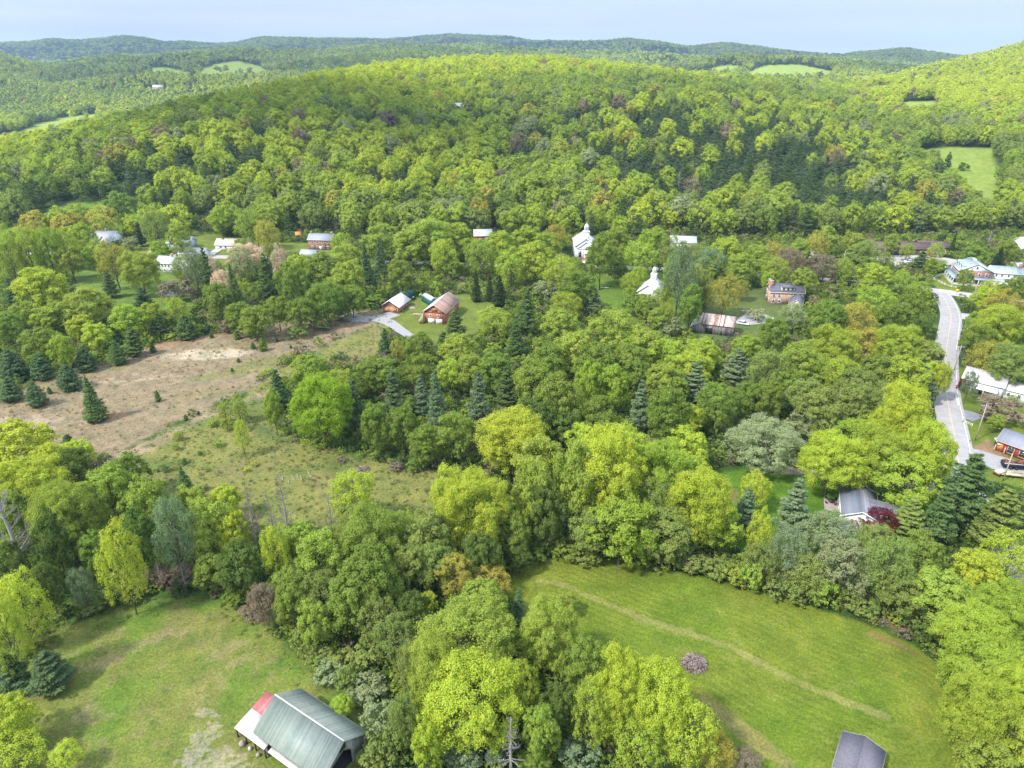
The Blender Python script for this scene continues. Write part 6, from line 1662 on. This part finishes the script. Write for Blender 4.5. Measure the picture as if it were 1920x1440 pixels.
by = {}
for r in recs: by.setdefault(r['lab'], []).append(r)
for lab, rs in by.items():
    if len(rs) == 1: continue
    rs.sort(key=lambda r: r['px'])
    n = len(rs)
    for i, r in enumerate(rs):
        if i == 0: q = 'leftmost'
        elif i == n - 1: q = 'rightmost'
        elif i < 12: q = ORD[i] + ' from left'
        else: q = 'further right'
        r['lab'] = lab + ', ' + q
GRP = {'tree': 'leafy trees of the woods and gardens', 'bush': 'bushes along the field edges', 'pine tree': 'pines among the woods', 'spruce': 'spruces standing in the woods', 'bare tree': 'bare grey trees', 'dead tree': None}
for r in recs:
    cat = KINDN[r['k']][2]
    tag(r['o'], r['lab'], cat, GRP.get(cat) if r['k'] != 'W' else None)
    r['o']['label'] = ' '.join(r['lab'].split()[:16])
print("TREES", len(recs), {k: sum(1 for r in recs if r['k'] == k) for k in KINDN})

# ------------------------------------------------------------------ woods nobody could count: far trees and undergrowth, spread by geometry nodes
def lod(gen_parts):
    parts, W, Hh, L = gen_parts
    return crown_mesh("far_crown", parts, W, Hh)
def stand(me):
    return bpy.data.objects.new("far_tree", me)

NEAR_LOD = [lod(broad(900 + i, 15, 12, 30, 0.62, 14, 17, 0.08, 1.0, 0, 1.0)) for i in range(4)] + [lod(broad(910 + i, 18, 9, 17, 0.55, 12, 17, 0.05, 0.85, 0.5, 0.9)) for i in range(2)] + \
           [lod(conifer(920 + i, 14, 5, 34, 0.85, 11, 17, 0.12, 0.02, 0.42, 0.55, 0.42, 0.2)) for i in range(3)]
MID_LOD = [lod(broad(930 + i, 8, 5, 10, 1.6, 11, 14, 0.1, 1.05, 0, 1.2)) for i in range(3)] + [lod(conifer(940 + i, 7, 5, 8, 2.3, 8, 16, 0.05, 0.1, 0.7, 0.3, 0.45, 0.2)) for i in range(1)]
FAR_LOD = [lod(broad(950 + i, 6, 3, 6, 3.0, 11, 13, 0.1, 1.1, 0, 1.3)) for i in range(2)] + [lod(conifer(960, 5, 4, 5, 3.6, 8, 15, 0.1, 0.1, 0.7, 0.3, 0.5, 0.2))]
BUSH_LOD = [lod(broad(970 + i, 6, 6, 14, 0.36, 4, 3, -0.1, 1.1)) for i in range(3)]

def scatter(name, label, cat, protos, P, scale, idx, col, rot):
    V = np.asarray(P, np.float32)
    me = bpy.data.meshes.new(name)
    me.vertices.add(len(V)); me.vertices.foreach_set("co", V.ravel())
    a = me.attributes.new("size", 'FLOAT_VECTOR', 'POINT'); a.data.foreach_set("vector", np.asarray(scale, np.float32).ravel())
    a = me.attributes.new("turn", 'FLOAT', 'POINT'); a.data.foreach_set("value", np.asarray(rot, np.float32))
    a = me.attributes.new("which", 'INT', 'POINT'); a.data.foreach_set("value", np.asarray(idx, np.int32))
    a = me.attributes.new("leaf_colour", 'FLOAT_COLOR', 'POINT'); a.data.foreach_set("color", np.concatenate([col, np.ones((len(V), 1))], 1).astype(np.float32).ravel())
    me.materials.append(FOL)
    o = link(name, me)
    g = bpy.data.node_groups.new(name, 'GeometryNodeTree')
    g.interface.new_socket("Geometry", in_out='INPUT', socket_type='NodeSocketGeometry')
    g.interface.new_socket("Geometry", in_out='OUTPUT', socket_type='NodeSocketGeometry')
    nd, ln = g.nodes, g.links
    gi = nd.new("NodeGroupInput"); go = nd.new("NodeGroupOutput")
    join = nd.new("GeometryNodeGeometryToInstance")
    for m in reversed(protos):
        oi = nd.new("GeometryNodeObjectInfo")
        oi.inputs['Object'].default_value = stand(m)
        oi.inputs['As Instance'].default_value = False
        ln.new(oi.outputs['Geometry'], join.inputs[0])
    iop = nd.new("GeometryNodeInstanceOnPoints")
    ln.new(gi.outputs[0], iop.inputs['Points'])
    ln.new(join.outputs[0], iop.inputs['Instance'])
    iop.inputs['Pick Instance'].default_value = True
    def att(n, dt):
        q = nd.new("GeometryNodeInputNamedAttribute"); q.data_type = dt; q.inputs['Name'].default_value = n
        return q.outputs['Attribute']
    ln.new(att("which", 'INT'), iop.inputs['Instance Index'])
    ln.new(att("size", 'FLOAT_VECTOR'), iop.inputs['Scale'])
    cx = nd.new("ShaderNodeCombineXYZ"); ln.new(att("turn", 'FLOAT'), cx.inputs[2])
    ln.new(cx.outputs[0], iop.inputs['Rotation'])
    ln.new(iop.outputs[0], go.inputs[0])
    md = o.modifiers.new("spread", 'NODES'); md.node_group = g
    tag(o, label, cat, None, 'stuff')
    return o

def grid_pts(y0, y1, umax, sp):
    xs = np.arange(-umax * y1, umax * y1, sp); ys = np.arange(y0, y1, sp * 0.9)
    X, Y = np.meshgrid(xs, ys)
    X = X + (np.arange(len(ys)) % 2)[:, None] * sp * 0.5
    X = X + sp * 0.42 * (rng.random(X.shape) * 2 - 1); Y = Y + sp * 0.42 * (rng.random(X.shape) * 2 - 1)
    X, Y = X.ravel(), Y.ravel()
    k = np.abs(X) < umax * Y
    return X[k], Y[k]

def in_far(x, y, pad):
    k = np.zeros(len(x), bool)
    for i, P in enumerate(FARC + [Z['hilllawn']]):
        q = sdist(P, x, y) > pad
        if i in (1, 6): q &= wob(x, y, 60, 3) < 0.75
        if i == 6: q &= (wob(x, y, 40, 5) < 0.55) | (rng.random(len(x)) < 0.6)
        k |= q
    return k

def gs(px, py, cx, cy, sx, sy): return np.exp(-((px - cx) / sx) ** 2 - ((py - cy) / sy) ** 2)

def palette(x, y, z):
    px, py, d = project(x, y, z + 10)
    n1 = wob(x, y, 85 + d * 0.03, 3); n2 = wob(x, y, 30 + d * 0.03, 8)
    pine = 0.10 + 0.55 * gs(px, py, 1430, 325, 330, 110) + 0.22 * gs(px, py, 1260, 260, 300, 50) + 0.30 * n2 * gs(px, py, 1400, 320, 400, 140) + 0.15 * gs(px, py, 1330, 190, 250, 40) + 0.45 * gs(px, py, 880, 225, 110, 16) + 0.55 * gs(px, py, 280, 340, 170, 50) \
        + 0.5 * gs(px, py, 1080, 235, 120, 25) + 0.35 * gs(px, py, 20, 380, 80, 50) + 0.4 * gs(px, py, 1180, 300, 120, 60) + 0.35 * gs(px, py, 1560, 380, 140, 50) + 0.25 * n1
    pine = np.minimum(pine, 0.74 + 0.22 * n2)
    pine = np.where(d > 1600, 0.26 + 0.25 * n1 + 0.35 * wob(x, y, 420, 6) + 0.3 * (d > 3600) + 0.25 * gs(px, py, 850, 75, 240, 16), pine)
    pine = np.where((d > 1500) & (px > 1600), 0.08, pine)
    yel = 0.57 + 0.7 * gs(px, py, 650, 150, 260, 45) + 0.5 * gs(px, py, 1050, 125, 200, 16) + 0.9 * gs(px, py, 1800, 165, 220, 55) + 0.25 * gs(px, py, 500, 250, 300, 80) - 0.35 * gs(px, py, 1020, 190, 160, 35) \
        - 0.30 * gs(px, py, 800, 400, 500, 45) + 0.3 * n1 + 0.35 * n2  # sunlit crest and right slope are put partly into yellower leaf colour
    yel = np.where(d > 1900, 0.18 + 0.25 * n1 + 0.15 * n2 + 0.3 * gs(px, py, 20, 130, 60, 30) + 0.55 * gs(px, py, 100, 200, 200, 28) + 0.4 * gs(px, py, 700, 108, 300, 12) + 0.3 * gs(px, py, 1200, 115, 200, 12), yel)  # sunlit far slopes and left valley likewise put into the leaf colour
    N = len(x)
    r = rng.random(N)
    isp = r < pine
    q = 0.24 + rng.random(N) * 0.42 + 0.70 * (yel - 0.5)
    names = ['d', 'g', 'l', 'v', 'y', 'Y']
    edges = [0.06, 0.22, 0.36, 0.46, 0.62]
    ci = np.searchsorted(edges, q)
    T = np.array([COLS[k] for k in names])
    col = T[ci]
    odd = rng.random(N)
    col = np.where((odd < 0.025)[:, None], np.array(COLS['O']), col)
    col = np.where(((odd > 0.05) & (odd < 0.07))[:, None], np.array(COLS['B']), col)
    col = np.where(((odd > 0.09) & (odd < 0.12))[:, None], np.array(COLS['s']), col)
    pc = np.where((rng.random(N) < 0.5)[:, None], np.array(COLS['p']) * 0.78, np.array(COLS['t']) * 0.62)
    col = np.where(isp[:, None], pc, col)
    col = col * (0.88 + 0.20 * rng.random(N))[:, None]
    return col, isp, d

def wood(name, label, protos, nb, bands, base):
    PX, PY, PZ, SCL, IDX, CL = [], [], [], [], [], []
    for (y0, y1, sp, w) in bands:
        x, y = grid_pts(y0, y1, 0.86, sp)
        k = (y > np.interp(x / y, UG, YB) - 8) | (y > 600)
        x, y = x[k], y[k]
        k = ~in_far(x, y, -1.5)
        for hx, hy, hr in FOREST_GAPS:
            k &= np.hypot(x - hx, y - hy) > hr
        x, y = x[k], y[k]
        z = hgt(x, y)
        k = seen(x, y, z, 22 + y0 * 0.004)
        x, y, z = x[k], y[k], z[k]
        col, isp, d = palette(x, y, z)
        N = len(x)
        Wd = w * (0.72 + 0.6 * rng.random(N) ** 1.3)
        Hh = np.where(isp, 13 + 8 * rng.random(N), Wd * 0.75 + 6 + 6 * rng.random(N)) * base
        Hh = np.clip(Hh, 8, 24)
        Wd = np.where(isp, Wd * 0.86, Wd)
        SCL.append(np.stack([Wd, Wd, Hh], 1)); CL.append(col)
        ib = rng.integers(0, nb, N); ip = rng.integers(nb, len(protos), N)
        IDX.append(np.where(isp, ip, ib)); PX.append(x); PY.append(y); PZ.append(z - 0.4)
    P = np.stack([np.concatenate(PX), np.concatenate(PY), np.concatenate(PZ)], 1)
    print(name, len(P))
    return scatter(name, label, 'wood', protos, P, np.concatenate(SCL), np.concatenate(IDX), np.concatenate(CL), rng.random(len(P)) * 6.283)



FOREST_GAPS = []
for (px, py, r_) in [(845, 216, 11), (1622, 152, 30), (295, 168, 30), (905, 445, 12), (1690, 470, 16), (1750, 470, 14), (1285, 455, 16), (1250, 440, 12), (375, 425, 12), (1903, 290, 1)]:
    g = ground_hit(px, py + (4 if py < 300 else 6)); FOREST_GAPS.append((g[0], g[1], r_))
    if py < 440: FOREST_GAPS.append((g[0] * (1 - 9 / g[3]), g[1] - 9, r_ * 0.8))
wood('hillside_forest', 'mixed spring forest covering the hill behind the village', NEAR_LOD, 6, [(425, 700, 11.6, 15.5), (700, 1350, 11.2, 14.5)], 1.0)
wood('distant_forest', 'hazy mixed forest over the far hills and ridges', MID_LOD, 3, [(1350, 2400, 11.0, 13.5)], 1.0)
wood('ridge_forest', 'bluish wooded ridges along the skyline', FAR_LOD, 2, [(2400, 4000, 13.5, 15.5), (4000, 7200, 19, 22)], 0.85)

# undergrowth wherever the near land is neither field, lawn, road nor building
def undergrowth():
    x, y = grid_pts(70, 480, 1.25, 2.7)
    k = np.hypot(x, y) > 60
    x, y = x[k], y[k]
    far = y > 300
    for n_, P in Z.items():
        pad = {'meadow': 0.5, 'brown': 1.0, 'lawn': 0.5, 'mown': -0.6}.get(n_, -1.0)
        s = sdist(P, x, y)
        k = s < pad
        x, y = x[k], y[k]
    for pts, w in ROADS:
        for (ax, ay), (bx, by) in zip(pts[:-1], pts[1:]):
            L = (bx - ax) ** 2 + (by - ay) ** 2 + 1e-9
            t = np.clip(((x - ax) * (bx - ax) + (y - ay) * (by - ay)) / L, 0, 1)
            k = np.hypot(x - ax - t * (bx - ax), y - ay - t * (by - ay)) > w / 2 + 1.6
            x, y = x[k], y[k]
    for hx, hy, hr in HOUSES:
        k = np.hypot(x - hx, y - hy) > hr
        x, y = x[k], y[k]
    z = hgt(x, y)
    px, py, d = project(x, y, z)
    k = (px > -250) & (px < 2170) & (py < 1700)
    x, y, z, d = x[k], y[k], z[k], d[k]
    N = len(x)
    W = (2.0 + 2.6 * rng.random(N) ** 2) * (1 + 0.3 * (d > 250))
    H = W * (0.45 + 0.6 * rng.random(N))
    names = ['d', 'd', 'g', 'v', 'l', 'y', 'B', 'k', 'v', 'g']
    T = np.array([COLS[q] for q in names])
    col = T[rng.integers(0, len(names), N)] * (0.8 + 0.35 * rng.random(N))[:, None]
    print('undergrowth', N)
    scatter('undergrowth', 'tangled low undergrowth covering the woodland floor', 'undergrowth', BUSH_LOD, np.stack([x, y, z - .1], 1), np.stack([W, W, H], 1), rng.integers(0, 3, N), col, rng.random(N) * 6.283)

def weeds():
    PX, PY, C = [], [], []
    for zone, sp, cols in [('meadow', 1.15, ['v', 'g', 'l', 's', 'B', 'o']), ('brown', 1.7, ['B', 'B', 'o', 'v', 's']), ('lawn', 1.5, ['l', 'v', 'g', 'o', 'g'])]:
        P = Z[zone]
        xs = np.arange(P[:, 0].min(), P[:, 0].max(), sp); ys = np.arange(P[:, 1].min(), P[:, 1].max(), sp)
        X, Y = np.meshgrid(xs, ys); X = (X + sp * .45 * rng.standard_normal(X.shape)).ravel(); Y = (Y + sp * .45 * rng.standard_normal(Y.shape)).ravel()
        d = sdist(P, X, Y)
        pr = 0.45 + 0.5 * wob(X, Y, 5.5, 3)
        if zone == 'lawn': pr = np.clip(1.1 - d / 7, 0.0, 1) * 0.9
        if zone == 'brown': pr = 0.25 + 0.4 * wob(X, Y, 7, 3)
        k = (d > 0) & (rng.random(len(X)) < pr) & (Y > 40)
        for hx, hy, hr in HOUSES: k &= np.hypot(X - hx, Y - hy) > hr
        X, Y = X[k], Y[k]
        T = np.array([COLS[q] for q in cols])
        PX.append(X); PY.append(Y); C.append(T[rng.integers(0, len(cols), len(X))] * (0.7 + 0.45 * rng.random(len(X)))[:, None])
    x = np.concatenate(PX); y = np.concatenate(PY); c = np.concatenate(C); N = len(x)
    W = 0.35 + 0.75 * rng.random(N) ** 2
    print('weeds', N)
    scatter('weeds', 'scattered grass tufts and weeds over the rough meadow, clearing and lawn edges', 'weeds', BUSH_LOD, np.stack([x, y, hgt(x, y) - .03], 1), np.stack([W, W, W * (.5 + .5 * rng.random(N))], 1), rng.integers(0, 3, N), c, rng.random(N) * 6.283)
weeds()
undergrowth()
add_haze()
SH1 = list(poly([(2150, 330), (1920, 300), (1700, 232), (1560, 200), (1400, 178), (1250, 165), (1120, 160), (1000, 172), (880, 165), (800, 190), (700, 185), (600, 205), (500, 200), (400, 215), (330, 245), (200, 262), (60, 300), (-200, 340)])) + [(-1100, 300), (-1300, -400), (-300, -900), (900, -800), (1700, 100), (1500, 500)]
add_shade_cloud('shade_cloud', [tuple(map(float, p)) for p in SH1], 900, 90, 0.72)  # unseen bank added to shade the foreground and leave the crest sunlit
SH2 = [(-3600, 4300), (-1800, 4300), (-900, 4500), (0, 4600), (900, 3900), (1600, 3500), (2600, 3600), (3200, 4600), (3000, 7000), (-4200, 7400), (-4600, 5200)]
add_shade_cloud('shade_cloud', SH2, 1500, 120, 0.45)  # unseen slab added to darken the skyline ridges
SH3 = [(-1300, 2100), (-900, 1900), (-300, 2000), (100, 2300), (200, 2900), (-300, 3300), (-900, 3300), (-1500, 2900)]
add_shade_cloud('shade_cloud', SH3, 1200, 90, 0.55)  # added out of view to shade part of the middle hills
